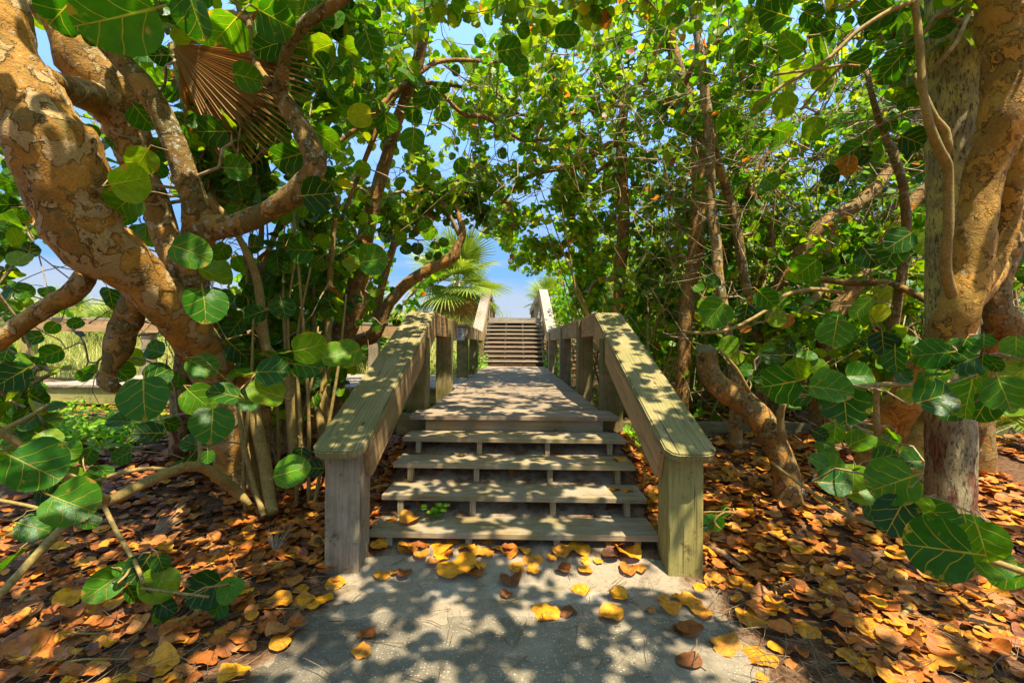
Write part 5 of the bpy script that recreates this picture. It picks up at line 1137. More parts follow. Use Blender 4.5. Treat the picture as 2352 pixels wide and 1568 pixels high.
# ------------------------------------------------------------------ palms
def fan_mesh(seed, Rf, nseg, spread, droop, pet, rag=0.1, fold=0.35, inner=0.38):
    r = random.Random(seed); b = Bag()
    for k in range(nseg):
        a = -spread+2*spread*k/(nseg-1); L_ = Rf*(0.72+0.28*math.cos(a*0.8))*r.uniform(1-rag, 1.0); da = 2*spread/(nseg-1)*0.52
        cen = np.array([math.sin(a), math.cos(a), 0]); sd = np.array([math.cos(a), -math.sin(a), 0]); V = []; dr = droop*r.uniform(0.7, 1.4)
        for u, wf in ((0.04, 1), (inner, 1), (0.68, 0.62), (0.88, 0.3)):
            wd = Rf*min(u, inner)*math.tan(da)*wf; c = cen*L_*u; z = -dr*L_*(u**2.4)
            for q, zz in ((-1, 0), (0, -wd*fold*2), (1, 0)): V.append(c+sd*wd*q+np.array([0, pet, z+zz]))
        V.append(cen*L_*(1-0.12*dr)+np.array([0, pet, -dr*L_*1.12])); V = np.array(V)
        Fq = [(3*i+j, 3*i+j+1, 3*i+j+4, 3*i+j+3) for i in range(3) for j in range(2)]; Ft = [(9, 10, 12), (10, 11, 12)]
        b.add(V, [np.array(Fq), np.array(Ft)], np.clip(np.full(len(V), r.random()*0.7)+np.array([0]*9+[.1]*3+[.5]), 0, 1), V*0)
    if pet > 0:
        V, Fq, _ = tube([(0, 0, 0), (0, pet*0.5, 0.02*pet), (0, pet+0.05, -0.01)], [0.016, 0.012, 0.008], 5, cap=False); b.add(V, [Fq], np.full(len(V), .6), V*0)
    return b.mesh('frond', (0, 0, 0), False)
FANS = [fan_mesh(k, 1.0, 34, 2.0, 0.08+0.08*k, 0.75, 0.12) for k in range(4)]
FANS_G = [f.copy() for f in FANS]; FANS_D = [fan_mesh(20+k, 0.85, 30, 1.5, 0.75, 0.6, 0.3, 0.6) for k in range(3)]
for f in FANS: f.materials.append(M_FROND)
for f in FANS_D: f.materials.append(M_FROND_DEAD)
def palm(label, base, h, scale, nfr, ndead, group=None, trunk_r=0.14, lo=-25, cat='palm tree', keep=None):
    base = Vector(base); t = empty('fan_palm', base, label, cat, group)
    if h > 0.3:
        V, Fq, Ft = tube([(base.x, base.y, base.z-0.2), (base.x+0.02, base.y, base.z+h*0.5), (base.x, base.y, base.z+h)], [trunk_r*1.1, trunk_r, trunk_r*1.1], 12, 0.1)
        b = Bag(); b.add(V, [Fq, Ft]); link('trunk', b.mesh('trunk', base), M_PALM, t)
    for k in range(nfr+ndead):
        dead = k >= nfr
        az = k*2.399+random.uniform(-.3, .3); el = rad(random.uniform(-78, -45)) if dead else rad(lo+(85-lo)*((k+0.5)/nfr)**1.1+random.uniform(-8, 8))
        yd = Vector((math.cos(az)*math.cos(el), math.sin(az)*math.cos(el), math.sin(el)))
        if keep and not keep(base+Vector((0, 0, h))+yd*scale*1.6): continue
        o = link('dead_frond' if dead else 'frond', random.choice(FANS_D if dead else FANS), None, t)
        s_ = scale*random.uniform(0.85, 1.1)
        o.matrix_local = Matrix.Translation(Vector((0, 0, h*(0.97 if dead else 1.0)))) @ frame(yd, Vector((0, 0, 1))+rv(0.25)).to_4x4() @ Matrix.Diagonal((s_, s_, s_, 1))
    return t
palm('bushy green fan palm against the sky left of the dune stairs', (-2.25, 17.6, 2.1), 1.75, 1.35, 40, 12, lo=-45, keep=lambda e: not (e.x > -1.15 and e.y < 18.2))
palm('smaller fan palm rising behind the left dune rail', (-1.9, 20.5, 2.2), 1.3, 0.9, 18, 9, lo=-20)
palm('browning fan palm just behind the right dune rail', (1.75, 22.5, 2.1), 1.45, 0.9, 18, 16, lo=-30)
p = P(255, 735, 13.5); palm('low saw palmetto on the grassy dune beyond the left handrail', (p.x, p.y, tz(p.x, p.y)), 0.25, 0.75, 14, 2, lo=10, cat='palmetto')
p = P(160, 730, 15.5); palm('second low palmetto further left on the dune skyline', (p.x, p.y, tz(p.x, p.y)), 0.2, 0.6, 10, 1, lo=10, cat='palmetto')
p = P(800, 690, 11.0); palm('fan palm partly hidden behind the leaning pale trunk', (p.x, p.y, tz(p.x, p.y)), 1.7, 0.8, 18, 6, lo=-30)
p = P(2060, 430, 8.5); palm('palm with hanging dead straw fronds deep in the right thicket', (p.x, p.y, tz(p.x, p.y)), p.z-tz(p.x, p.y), 0.75, 12, 9, lo=-10)
p = P(1690, 380, 8.8); palm('palm crown with a skirt of dry fronds behind the three trunks', (p.x, p.y, tz(p.x, p.y)), p.z-tz(p.x, p.y), 0.7, 12, 8, lo=-10)
p = P(2230, 60, 6.5); palm('green palm crown high behind the lichened palm trunk', (p.x, p.y, tz(p.x, p.y)), p.z-tz(p.x, p.y), 0.9, 16, 3, lo=-20)
p = P(2250, 900, 5.0); palm('low palm sprout at the foot of the right edge trunks', (p.x, p.y, tz(p.x, p.y)), 0.1, 0.55, 6, 1, lo=20, cat='palmetto')
# palm behind the left tree with a big dead fan
base = P(418, 1040, 4.6); base.z = tz(base.x, base.y)
tp = empty('cabbage_palm', base, 'old palm behind the big left trunk with a large brown dead fan hanging', 'palm tree')
pl = [(415, 110, 26, 4.0), (450, 250, 26, 4.05), (478, 400, 24, 4.1), (470, 560, 22, 4.2), (440, 720, 22, 4.35), (422, 880, 24, 4.5), (418, 1040, 26, 4.6)]
q, rq = catmull([tuple(P(a, b_, d)) for a, b_, r, d in pl], [r*d/F for a, b_, r, d in pl], 0.06)
V, Fq, Ft = tube(q, rq, 16, 0.12, 5); b = Bag(); b.add(V, [Fq, Ft]); link('trunk', b.mesh('trunk', base), M_PALM, tp)
b = Bag()
for k in range(900):
    u = random.random()**0.8; i = int(u*len(q)*0.55); c_ = q[i]; a = random.uniform(0, 6.28); r0 = rq[i]*1.05
    p0 = np.array([c_[0]+math.cos(a)*r0, c_[1]+math.sin(a)*r0, c_[2]]); p1 = p0+np.array([random.gauss(0, .05), random.gauss(0, .05), -random.uniform(.03, .16)]); pm = (p0+p1)/2+np.array([math.cos(a), math.sin(a), 0])*random.uniform(.01, .05)
    V, Fq, _ = tube([p0, pm, p1], [.0022, .002, .0012], 3, cap=False); b.add(V, [Fq])
tag(link('fibres', b.mesh('fibres', base), M_TWIG, tp), kind='stuff')
def fan_at(mesh, hub, tip, nrm, scale, mat_parent, base, name, pet=0):
    hub = Vector(hub); yd = (Vector(tip)-hub).normalized(); o = link(name, mesh, None, mat_parent)
    o.matrix_local = Matrix.Translation(hub-Vector(base)) @ frame(yd, nrm).to_4x4() @ Matrix.Diagonal((scale, scale, scale, 1)); return o
DF = fan_mesh(55, 1.0, 40, 0.80, 0.10, 0.0, 0.12, 0.9, 0.72); DF.materials.append(M_FROND_DEAD)
hub = P(392, 100, 3.25); fan_at(DF, hub, P(650, 215, 3.2), (Vector((0, 0, EYE))-hub)+Vector((.1, 0, 0.6)), 1.12, tp, base, 'dead_frond')
DF2 = fan_mesh(56, 1.0, 22, 0.5, 0.35, 0.0, 0.3, 0.9, 0.6); DF2.materials.append(M_FROND_DEAD)
hub = P(400, 90, 3.35); fan_at(DF2, hub, P(560, 330, 3.9), (Vector((0, 0, EYE))-hub)+Vector((.6, 0, 0)), 1.2, tp, base, 'dead_frond')
# fallen palm fronds on the litter
GF = [fan_mesh(60+k, 1.0, 15+3*k, 0.55+0.15*k, 0.25, 0.0, 0.65, 0.5, 0.2) for k in range(3)]
for g in GF: g.materials.append(M_FROND_GREY)
for i, (px, py, ang, sc, lab) in enumerate(((632, 1205, 100, .30, 'upright tuft of split grey palm frond at the foot of the stem clump'), (350, 1180, 60, .34, 'grey strip of palm frond poking up in the left litter'),
        (560, 1050, 20, .75, 'bleached palm frond lying behind the stem clump'), (1900, 985, 200, .8, 'dry palm frond lying behind the sawn leaning trunk'), (2050, 1000, 160, .7, 'straw coloured palm frond between the leaning trunk and palm'),
        (2300, 1190, 170, .9, 'long dry palm frond in the sun at the right edge'), (2290, 1060, 120, .5, 'grey palm frond tuft behind the palm trunk foot'), (1848, 1120, 80, .26, 'small grey frond tuft behind the right post'),
        (1780, 960, 30, .6, 'brown palm frond against the edging timber'), (880, 830, 140, .4, 'dry frond under the arching branch'))):
    d = 1045*(EYE-0.25)/max(60, py-786); p = P(px, py, d); p.z = tz(p.x, p.y)+0.04
    up = 0.7 if i in (0, 1, 6, 7) else 0.12
    o = link('palm_frond', GF[i % 3], None); a = rad(ang); yd = Vector((math.cos(a), math.sin(a)*0.6, up)); o.matrix_world = Matrix.Translation(p) @ frame(yd, (0.1, -0.9, 0.8)).to_4x4() @ Matrix.Diagonal((sc, sc, sc, 1))
    tag(o, lab, 'palm frond', 'fallen palm fronds')

# ------------------------------------------------------------------ background masses
def far_leaves(name, label, n, box, R0, R1, bias, test=None, lod=3):
    recs = []; pts = []
    x0, x1, y0, y1, z0, z1 = box
    while len(pts) < n:
        k = 4000; q = np.stack([rng.uniform(x0, x1, k), rng.uniform(y0, y1, k), rng.uniform(z0, z1, k)], 1)
        q = q[~blocked(q)]; g = terrain_z(q[:, 0], q[:, 1]); q = q[q[:, 2] > g+0.03]
        if test is not None: q = q[test(q)]
        pts += list(q)
    for p in pts[:n]:
        yd = rv(); yd.z -= 0.3; recs.append((p, yd, Vector((0, -.15, .7))+rv(.6), random.uniform(R0, R1), pickr(bias)))
    base = Vector(((x0+x1)/2, (y0+y1)/2, 0)); me_o = leaves_stuff(recs, name, None, (0, 0, 0), lambda r: lod, M_LEAF_FAR)
    return tag(me_o, label, None, None, 'stuff')
def clump(q, s, th, o=0.0): return np.array([mnoise.noise(Vector(p)*s+Vector((o, 3, 1))) > th for p in q])
far_leaves('background_thicket', 'dense sea grape thicket behind the trees on the right', 24000, (1.5, 17, 9.5, 18, 0.3, 5.6), .05, .085, 0.30, lambda q: (q[:, 2] < 2.2+0.42*(q[:, 0])+1.6*(q[:, 1] < 13)) & clump(q, 1.1, 0.0))
far_leaves('undergrowth', 'low sea grape undergrowth right of the boardwalk', 5200, (1.5, 9, 6.2, 10.5, 0.4, 2.3), .045, .08, 0.25, lambda q: clump(q, 1.6, 0.0, 5), 2)
far_leaves('background_thicket', 'sunny sea grape leaves just right of the dune stairs', 3600, (1.35, 5, 11.5, 18.5, 0.9, 5.0), .05, .085, 0.08, lambda q: clump(q, 1.2, -0.05, 31) & (q[:, 2] < 3.7+0.5*(q[:, 0]-1.3)), 2)
far_leaves('background_thicket', 'sea grape thicket behind the slender trees left of the boardwalk', 3600, (-6.5, -1.6, 10.2, 14, 0.9, 5.0), .06, .095, 0.1, lambda q: clump(q, .9, 0.12, 11) & (q[:, 2] < 4.2+q[:, 0]*0.1))
far_leaves('background_thicket', 'far sea grape leaves at the left edge', 1500, (-16, -8.5, 7, 12, 1.0, 6.0), .06, .10, 0.1, lambda q: clump(q, .8, 0.15, 21))
# slim bare stems in the thicket
b = Bag()
for k in range(380):
    x = random.uniform(1.6, 12); y = random.uniform(6.2, 12); z = tz(x, y); h = random.uniform(1.5, 4.2); a = random.gauss(0, .25); c_ = random.gauss(0, .25)
    pts = [(x, y, z-.05)]+[(x+a*h*u+random.gauss(0, .05), y+c_*h*u+random.gauss(0, .05), z+h*u) for u in (.3, .6, 1)]
    r0 = random.uniform(.008, .028); V, Fq, _ = tube(pts, [r0, r0*.9, r0*.7, r0*.4], 5, cap=False); b.add(V, [Fq])
tag(link('thicket_stems', b.mesh('thicket_stems'), M_STEM), 'slim brown stems crowding the thicket on the right', kind='stuff')
# fine dead twigs
b = Bag()
def twiggy(n, box, L0, L1):
    for k in range(n):
        p = np.array([random.uniform(box[0], box[1]), random.uniform(box[2], box[3]), random.uniform(box[4], box[5])])
        if p[2] < tz(p[0], p[1])+.05 or blocked([p])[0]: continue
        d_ = np.array(rv().normalized()); l = random.uniform(L0, L1); pts = [p]
        for j in range(4): d_ = d_+rng.normal(0, .35, 3); d_ /= np.linalg.norm(d_); pts.append(pts[-1]+d_*l/4)
        if blocked([pts[-1]])[0]: continue
        V, Fq, _ = tube(pts, np.linspace(.006, .002, 5)*random.uniform(.7, 1.6), 4, cap=False); b.add(V, [Fq])
twiggy(1700, (1.5, 9, 5, 10, .5, 4.8), .5, 1.7); twiggy(600, (-1.0, 5, 4.5, 9, 3.3, 5.5), .4, 1.4); twiggy(260, (-6, -1.2, 4.2, 8, .5, 4.5), .4, 1.2); twiggy(130, (-6, -3.0, 3.2, 6, 0.6, 2.4), .3, 1.0)
tag(link('bare_twigs', b.mesh('bare_twigs'), M_TWIG), 'tangle of thin bare twigs among the leaves', kind='stuff')

# grass on the dune and ground vines
def blades(name, label, n, xr, yr, h0, h1, wd, mat, test=None, bend=0.5):
    k = int(n*1.6); x = rng.uniform(*xr, k); y = rng.uniform(*yr, k); keep = np.ones(k, bool)
    if test is not None: keep = test(x, y)
    x = x[keep][:n]; y = y[keep][:n]; n = len(x); z = ground_z(x, y)-0.01
    h = rng.uniform(h0, h1, n); a = rng.uniform(0, 6.28, n); bd = rng.uniform(.1, bend, n); w_ = wd*rng.uniform(.6, 1.3, n)
    dx, dy = np.cos(a), np.sin(a); sx, sy = -dy, dx; V = np.zeros((n, 7, 3))
    for i, u in enumerate((0, .4, .75)):
        for j, s_ in enumerate((-1, 1)):
            V[:, 2*i+j, 0] = x+dx*h*bd*u*u+sx*w_*s_*(1-u*.5); V[:, 2*i+j, 1] = y+dy*h*bd*u*u+sy*w_*s_*(1-u*.5); V[:, 2*i+j, 2] = z+h*u*(1-.3*bd*u)
    V[:, 6] = np.stack([x+dx*h*bd, y+dy*h*bd, z+h*(1-.35*bd)], 1)
    f = np.array([(0, 1, 3, 2), (2, 3, 5, 4)]); f3 = np.array([(4, 5, 6)]); o_ = (np.arange(n)*7)[:, None, None]
    me = np_mesh(name, V.reshape(-1, 3), [(f[None]+o_).reshape(-1, 4), (f3[None]+o_).reshape(-1, 3)], {'rnd': (np.repeat(rng.random(n), 7), 'FLOAT')})
    return tag(link(name, me, mat), label, kind='stuff')
blades('dune_grass', 'tall yellow green grass on the dune beyond the left handrail', 26000, (-20, -1.3), (10.0, 17.5), .3, .85, .006, M_GRASS, None, .9)
blades('dune_grass', 'dune grass beside and beyond the dune stairs', 7000, (-6, 9), (15.5, 24), .25, .7, .006, M_GRASS, lambda x, y: (np.abs(x) > 1.3) | (y > 23), .8)
blades('sea_oats', 'few tall sea oat blades on the skyline over the dune stairs', 26, (-.75, -.25), (24.5, 25.5), .9, 1.7, .009, M_GRASS, None, .25)
def ground_cover(name, label, n, regions, R0, R1, long_=1.0):
    recs = []
    for _ in range(n):
        x0, x1, y0, y1, h = random.choice(regions); x = random.uniform(x0, x1); y = random.uniform(y0, y1); z = tz(x, y)+random.random()**1.3*h
        yd = rv(); yd.z = abs(yd.z)*.5; recs.append(((x, y, z), yd, Vector((0, -.2, 1))+rv(.5), random.uniform(R0, R1), random.random()))
    b = Bag()
    for (o_, yd, nrm, R, rn) in recs:
        V, Fs = SHAPES[3][random.randrange(8)]; V = V*np.array([.55, 1.0*long_, 1]); M = np.array(frame(yd, nrm))*R
        b.add(V @ M.T+np.array(o_), Fs, np.full(len(V), rn), V)
    return tag(link(name, b.mesh(name), M_VINE), label, kind='stuff')
ground_cover('ground_vine', 'bright green vines crowding both feet of the dune stairs', 3000, [(1.0, 1.5, 11.3, 14.6, .75), (.85, 1.3, 12.6, 14.0, .5), (-1.6, -.95, 11.6, 14.2, .8), (-1.1, -.8, 12.6, 14.0, .35), (-1.9, -1.2, 9.9, 13, .6)], .025, .05)
ground_cover('ground_herbs', 'low leafy green herbs in the sun under the side walkway', 4200, [(-6.6, -3.4, 5.2, 7.0, .15), (-5.8, -4.0, 4.6, 5.6, .14), (-9.5, -6.5, 5.5, 7.0, .2)], .022, .05, 1.4)
ground_cover('ground_herbs', 'green herbs behind the left handrail and walkway gap', 1800, [(-3.4, -1.2, 9.9, 11.5, .45), (-2.0, -1.15, 7.0, 7.1, .1), (1.15, 1.6, 4.6, 5.4, .12), (1.2, 2.4, 6.4, 9.5, .35)], .02, .045, 1.2)

# ------------------------------------------------------------------ fallen leaves
def surf(x, y):
    z = float(ground_z(x, y))
    if abs(x) < 1.0:
        for (ty, tzz) in TREADS:
            if ty-0.005 < y < ty+TD: z = max(z, tzz)
        if 4.34 < y < 13.4: z = max(z, DZ)
    if y < 2.6:
        l, r = path_edge(y)
        if l < x < r: z = max(z, 0.003)
    return z
def hit(px, py):
    d = 1.0; o_ = Vector((0, 0, EYE)); v = P(px, py, 1.0)-o_
    while d < 14:
        q = o_+v*d
        s_ = surf(q.x, q.y)
        if q.z < s_-0.02:
            g_ = float(ground_z(q.x, q.y))
            if q.z <= g_+.002: return Vector((q.x, q.y, g_)), d
        elif q.z <= s_: return Vector((q.x, q.y, surf(q.x, q.y))), d
        d += 0.006
    return q, d
WORDS = {'y': 'yellow', 'b': 'bright yellow', 'o': 'orange', 'a': 'amber', 'r': 'red brown', 'd': 'dark brown', 't': 'pale tan', 'g': 'olive yellow', 'p': 'pinkish brown'}
CV = {'y': .88, 'b': .93, 'o': .72, 'a': .80, 'r': .24, 'd': .12, 't': .60, 'g': .88, 'p': .48}
def placed(c, txt):
    for line in txt.strip().split('\n'):
        a, lab = line.split('|'); x, y, r, k = a.split(','); X, Y = crop((float(x), float(y)), c); p, d = hit(X, Y); R = float(r)*.33588*d/F*1.1
        o = link('fallen_leaf', leaf_mesh(random.randrange(12), CV[k.strip()], old=True))
        an = random.uniform(0, 6.28); yd = Vector((math.cos(an), math.sin(an), random.uniform(-.05, .12))); nrm = Vector((random.gauss(0, .12), random.gauss(-.12, .12), 1))
        o.matrix_world = Matrix.Translation(p+Vector((0, 0, .014+.006*random.random()))-yd*R*.85) @ frame(yd, nrm).to_4x4() @ Matrix.Diagonal((R, R, R, 1))
        tag(o, '%s fallen leaf %s' % (WORDS[k.strip()], lab.strip()), 'leaf', 'fallen leaves on the path and steps')
placed(8, '''260,650,58,a|in the sun beside the inner foot of the left post
450,655,60,a|between left post and the big leaf pile
545,712,46,o|at the left rim of the leaf pile
560,640,46,r|behind the left rim of the leaf pile
680,645,78,y|broad at back left of the leaf pile
755,598,60,o|highest against the bottom step
855,650,60,b|at back right of the leaf pile
690,705,60,b|in the middle of the leaf pile
790,790,112,y|widest, at the front of the leaf pile
935,765,55,y|with a raised rim, front right of the pile
630,760,42,t|small, front left of the leaf pile
925,685,46,o|right of centre in the leaf pile
1000,690,50,o|overlapping others right of the leaf pile
990,605,46,o|under the first step support
1070,660,40,o|small, right rim of the leaf pile
1140,655,42,r|veined, right of the leaf pile
280,840,58,a|pointed, in front of the left post
430,840,50,r|curled, in front of the left post
365,825,36,o|small, beside the pointed amber leaf
900,840,66,r|speckled, lying below the leaf pile
1165,888,70,d|filled with sand, left of path centre
1130,982,40,r|small on the sunken plank
1200,785,50,a|thin, between pile and step centre
1320,740,68,o|large, in sun below the second support
1315,805,50,y|torn, just below the large orange one
1260,670,36,y|small round, near the step centre
1520,695,72,o|large arched, right of centre by the step
1625,658,70,y|flat sandy, against the bottom step
1440,725,38,a|small, touching the large arched leaf
1515,805,60,r|purplish, below the arched leaf
1670,802,52,a|bright curled, in the sun patch
1672,737,34,b|little, in the sun patch
1757,747,30,y|smallest, in the sun patch
1840,715,55,d|lying in shade by the right post
1875,645,62,t|pale, leaning on the step end
1960,700,85,y|big folded, near the right post
1960,805,56,p|half buried, near the right post
2050,805,40,o|spotted, near the right post
1215,620,40,r|against the step, centre
1640,940,55,g|flat oval on the sunken plank
1900,992,66,b|glowing on the right end of sunken plank
1395,1102,92,y|split, at the centre of the path
1545,1095,60,d|beside the split yellow leaf
1840,1122,82,g|broad flat, right half of the path
170,1245,56,r|small rusty, left side of the path
130,1365,66,o|curled at the left margin of the path
2200,1010,42,o|lacy, at the right margin of the sand
2245,1080,66,a|with bitten edge, right margin of sand
2300,1000,42,a|tucked under litter right of the sand
2110,1090,36,t|triangular, right of the sunken plank
2320,1230,46,r|cut by shade at the right path edge
1190,150,46,t|standing on sand under the third step
665,122,40,d|curled on sand under the third step
465,470,64,a|flat on the left end of bottom step
340,465,38,o|crumpled on the left end of bottom step
640,385,52,t|pale, on sand under the second step
555,365,42,t|buff, on sand left of the clover
825,20,24,y|tiny, on the third step
1910,45,46,g|flat, at the right end of third step
1870,245,36,o|crumpled, at right end of second step
1960,258,34,o|curled, near right end of second step
1860,365,60,r|leaning, under right end of second step
420,380,40,r|by the leftmost support of second step
240,610,40,o|behind the left post foot''')
placed(7, '''1060,1490,120,g|large domed, at the bottom edge left of the path
1600,1545,92,b|cut by the bottom edge of the picture
550,1125,104,y|lobed, on dark mould at lower left
740,1060,124,y|wide, lying under the sprout
1215,1200,106,y|heart shaped, below the sprout
800,1205,140,o|long speckled, below the wide yellow leaf
420,1190,90,o|smooth, left of the speckled leaf
1480,1290,82,t|torn, at left margin of the path
1640,1290,92,d|round, at left margin of the path
1655,1012,84,y|two-lobed, right of the sprout
1880,1055,104,a|raised, in sun near the left post
2160,1015,112,b|glowing, in sun left of the left post
2060,1030,80,a|under the glowing one near the left post
2290,900,66,a|touching the left post foot
200,1395,172,p|huge leathery, at the lower left corner
1940,1250,52,o|small, on sand left of the path
220,1510,70,o|below the huge leathery leaf
60,1190,62,b|at the left edge low down
950,1440,60,t|near the large domed leaf''')
placed(9, '''475,1145,98,a|round, at the right margin of the sand
300,1330,100,o|deeply bitten, at right margin of the sand
530,1410,102,a|oval, beside the bitten one at right
640,1345,56,g|small greenish, right of the sand
850,1215,84,a|with torn edge, right foreground
1205,1445,136,a|large smooth, at the bottom edge on the right
1300,1270,90,y|long, above the large smooth one
1540,1250,100,y|elongated, in the sunny right foreground
1800,1410,165,o|biggest and veined, lower right corner
1260,1150,105,a|folded, right foreground
1100,1010,90,o|three-lobed, in the right litter
935,1020,72,o|pointed, in the right litter
120,920,44,b|tiny round, near the right post foot
260,860,56,o|oval, right of the right post foot
60,1030,76,a|shiny, on sand below the right post
130,1100,70,o|crumpled, on sand below the right post
40,1220,80,r|porous, on sand at right path edge
40,1430,86,d|long, on the path at bottom right
1240,760,84,r|broad, in the middle of the right litter
840,760,122,d|largest dark, in the middle right litter
860,855,80,a|beige-edged, in the right litter
600,640,72,p|round, behind the right post
2150,1260,120,a|long, at the right edge near the bottom
1860,1310,140,y|long greenish, lower right
1970,1490,80,b|bright sunlit, lower right
2100,960,90,g|spotted buff, at right under the green leaves''')
# the carpet of litter
LANDMARKS = [(120, 1250, 'under the low branch'), (60, 1420, 'near the left picture edge'), (230, 1480, 'at the lower left corner'), (420, 1250, 'behind the three-leaf sprout'), (420, 1470, 'below the three-leaf sprout'),
  (620, 1280, 'before the stem clump'), (650, 1400, 'left of the left post'), (560, 1530, 'left of the path bottom'), (720, 1210, 'beside the left post'), (900, 1100, 'inside the left handrail'),
  (1500, 1120, 'inside the right handrail'), (1640, 1280, 'beside the right post'), (1660, 1420, 'at the right path edge'), (1760, 1200, 'below the sawn trunk'), (1830, 1330, 'mid right litter'),
  (1850, 1500, 'at the bottom right of the path'), (2000, 1250, 'before the drooping leaves'), (2010, 1420, 'in the right foreground'), (2150, 1520, 'near the lower right corner'), (2290, 1400, 'under big drooping leaves'), (2300, 1200, 'right of the palm foot'), (2250, 1530, 'in the lower right corner')]
def litter():
    recs = []
    def region(n, x0, x1, y0, y1, R0, R1, lift):
        for _ in range(n):
            x = random.uniform(x0, x1); y = random.uniform(y0, y1); l, r = path_edge(y); ins = min(x-l, r-x) if y < 3.0 else (1.05-abs(x) if y < 4.4 else (1.1-abs(x)))
            if y < 3.0:
                if ins > -0.02+0.16*random.random()**3: continue
                if ins > -0.35 and random.random() > (-ins/0.35)**0.7: continue
            elif y < 4.34:
                if abs(x) < 1.02 and (random.random() > 0.10): continue
            elif abs(x) < 1.05 and y < 13.4: continue
            if any(a-.02 < y < a+TD for a, _ in TREADS) and abs(x) < 1.04: continue
            dl = mnoise.noise(Vector((x*1.7, y*1.7, 3)))
            if y < 2.2 and dl < -0.12 and random.random() < .7: continue
            R = random.uniform(R0, R1)*random.choice((.7, .9, 1, 1)); an = random.uniform(0, 6.28)
            yd = Vector((math.cos(an), math.sin(an), random.gauss(0, .15))); nrm = Vector((random.gauss(0, .22), random.gauss(-.05, .22), 1))
            z = float(ground_z(x, y))+random.random()*lift+.006
            v = random.random(); side = 0.16 if x > 0 else 0.03; rn = min(1, max(0, random.betavariate(1.5, 1.7)*.84+side)); 
            rn = min(rn, .84)
            if random.random() < .03: rn = random.uniform(.88, 1)
            recs.append((Vector((x, y, z))-yd*R*.85, yd, nrm, R, rn, y))
    region(3800, -4.2, -1.0, 1.2, 4.6, .026, .062, .045); region(4600, 1.0, 4.6, 1.2, 4.8, .026, .064, .045)
    region(2600, -9, -1.1, 4.4, 8.2, .04, .075, .05); region(3600, 1.1, 10.5, 4.6, 9.5, .04, .075, .05); region(500, -1.1, 1.1, 2.9, 4.4, .03, .07, .02)
    region(700, .8, 2.0, 2.8, 5.4, .04, .075, .05); region(700, -2.0, -.8, 2.8, 5.4, .04, .075, .05)
    c_ = np.array([tuple(r[0]) for r in recs]); X, Y, D = proj(c_); R_ = np.array([r[3] for r in recs])
    inf = (X > 0) & (X < 2352) & (Y < 1568) & (D > .3); size = np.where(inf, R_/np.maximum(D, .3), 0)
    order = np.argsort(-size)[:190]; so = set(order.tolist())
    CN = lambda v: 'dark brown' if v < .2 else ('rusty orange' if v < .55 else ('buff' if v < .68 else ('amber' if v < .9 else 'yellow')))
    kinds = {}
    for i in order:
        o_, yd, nrm, R, rn, y = recs[i]; o = link('fallen_leaf', leaf_mesh(random.randrange(12), rn, old=True)); o.matrix_world = Matrix.Translation(o_) @ frame(yd, nrm).to_4x4() @ Matrix.Diagonal((R, R, R, 1))
        lm = min(LANDMARKS, key=lambda q: (q[0]-X[i])**2+((q[1]-Y[i])*1.3)**2)[2]; sz = 'small' if R < .048 else ('large' if R > .066 else 'curled')
        kinds.setdefault((sz, CN(rn), lm), []).append((X[i], o))
    NW = 'one two three four five six seven eight nine ten eleven twelve thirteen fourteen fifteen sixteen seventeen eighteen nineteen twenty'.split()
    ON = 'leftmost second third fourth fifth sixth seventh eighth ninth tenth eleventh twelfth thirteenth fourteenth fifteenth sixteenth seventeenth eighteenth nineteenth twentieth'.split()
    for (sz, cn, lm), os_ in kinds.items():
        os_.sort(key=lambda q: q[0]); n = len(os_)
        for k, (_, o) in enumerate(os_):
            if n == 1: lab = '%s %s fallen leaf %s' % (sz, cn, lm)
            elif k == 0: lab = 'leftmost of %s %s %s fallen leaves %s' % (NW[n-1], sz, cn, lm)
            elif k == n-1: lab = 'rightmost of %s %s %s fallen leaves %s' % (NW[n-1], sz, cn, lm)
            else: lab = '%s from left of %s %s %s fallen leaves %s' % (ON[k], NW[n-1], sz, cn, lm)
            tag(o, lab, 'leaf', 'leaves lying in the litter')
    rest = [recs[i] for i in range(len(recs)) if i not in so]; b = Bag(); arr = {}
    for r in rest: arr.setdefault((0 if r[5] < 2.4 else 1, random.randrange(12)), []).append(r)
    for (l, k), rs in arr.items():
        V, Fs = OLD[l][k]; m = len(V); M = np.array([np.array(frame(r[1], r[2]))*r[3] for r in rs]); O = np.array([tuple(r[0]) for r in rs])
        W = np.einsum('nij,mj->nmi', M, V)+O[:, None, :]; offs = (np.arange(len(rs))*m)[:, None, None]
        b.add(W.reshape(-1, 3), [(f[None]+offs).reshape(-1, f.shape[1]) for f in Fs], np.repeat([r[4] for r in rs], m), np.tile(V, (len(rs), 1)))
    tag(link('leaf_litter', b.mesh('leaf_litter'), M_LITTER), 'thick carpet of fallen brown and orange sea grape leaves', kind='stuff')
litter()
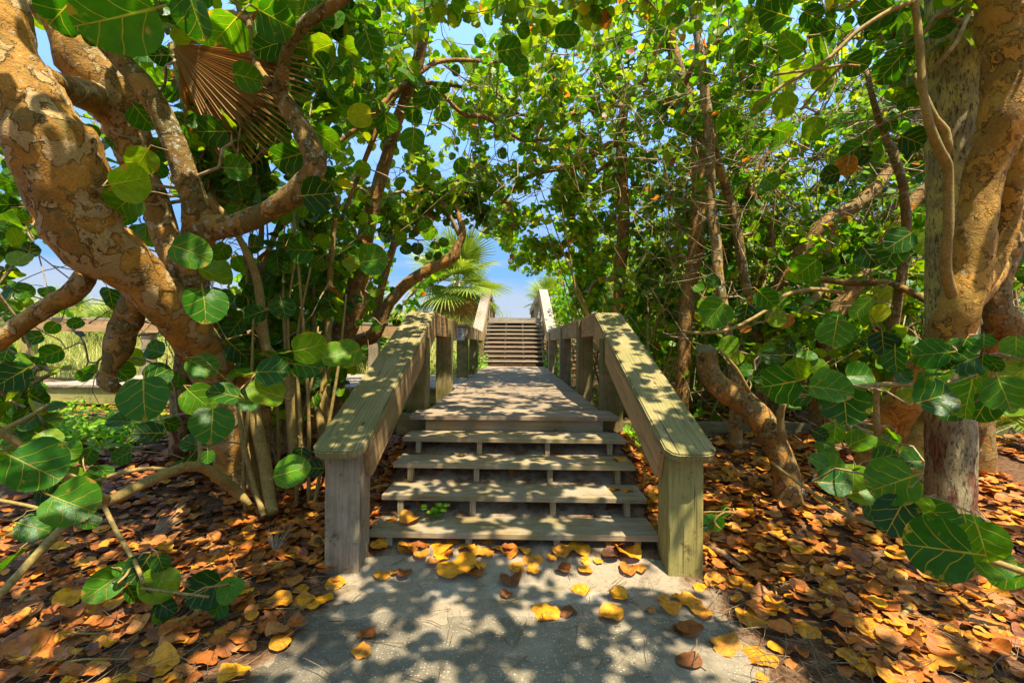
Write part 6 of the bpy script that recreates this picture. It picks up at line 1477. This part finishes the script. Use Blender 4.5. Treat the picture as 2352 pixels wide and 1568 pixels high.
# straw, twigs and crumbs between the leaves
def debris():
    b = Bag(); N_ = 8000
    for k in range(N_):
        y = random.uniform(1.2, 6.5) if k % 3 else random.uniform(1.2, 3); x = random.uniform(-1, 1)*(1.3+y*1.0); l, r = path_edge(y)
        if y < 3 and l+.1 < x < r-.1 and random.random() < .80: continue
        if abs(x) < 1.05 and y > 3.0: continue
        z = float(ground_z(x, y))+.008+random.random()*.045; a = random.uniform(0, 6.28); L_ = random.uniform(.03, .22); s_ = random.gauss(0, .12)
        d_ = np.array([math.cos(a), math.sin(a), s_]); p = np.array([x, y, z]); m = p+d_*L_*.5+rng.normal(0, .006, 3); e = p+d_*L_
        rr = random.choice((.0012, .0016, .0025)); V, Fq, _ = tube([p, m, e], [rr, rr, rr*.7], 3, cap=False); b.add(V, [Fq])
    tag(link('twig_litter', b.mesh('twig_litter'), M_STRAW), 'straw and thin twigs strewn between the fallen leaves', kind='stuff')
M_STRAW = stem_material('dry_straw', (0.34, 0.24, 0.12), (0.13, 0.075, 0.035))
debris()
for (px0, py0, px1, py1, r, lab) in ((45, 1395, 155, 1335, .014, 'flat grey stick lying in the left foreground litter'), (510, 1330, 690, 1300, .010, 'long straight palm stalk lying near the left post'), (1612, 1255, 1715, 1325, .022, 'pale broken stick pointing away from the right post'),
        (1580, 1100, 1860, 1080, .005, 'thin curved twig behind the right post'), (2050, 1450, 2110, 1390, .014, 'short grey stick in the right foreground'), (2180, 1370, 2330, 1520, .008, 'long dark twig slanting through the right foreground'),
        (115, 1475, 245, 1470, .006, 'reddish twig on mould at lower left'), (90, 1543, 300, 1530, .006, 'brown twig at the bottom left edge'), (1770, 1352, 1785, 1385, .006, 'small brown stick on sand by the right post')):
    a, _ = hit(px0, py0); c_, _ = hit(px1, py1); a = a+Vector((0, 0, .03)); c_ = c_+Vector((0, 0, .03)); m = (a+c_)/2+rv(.012); m.z = max(a.z, c_.z)+.01
    V, Fq, Ft = tube([tuple(a), tuple(a.lerp(m, .5)+rv(.004)), tuple(m), tuple(c_)], [r, r*.95, r*.9, r*.6], 7, .15); b = Bag(); mid = (a+c_)/2; b.add(V, [Fq, Ft])
    o = link('stick', b.mesh('stick', mid), M_STEM if r < .02 else M_STRAW); o.location = mid; tag(o, lab, 'stick')
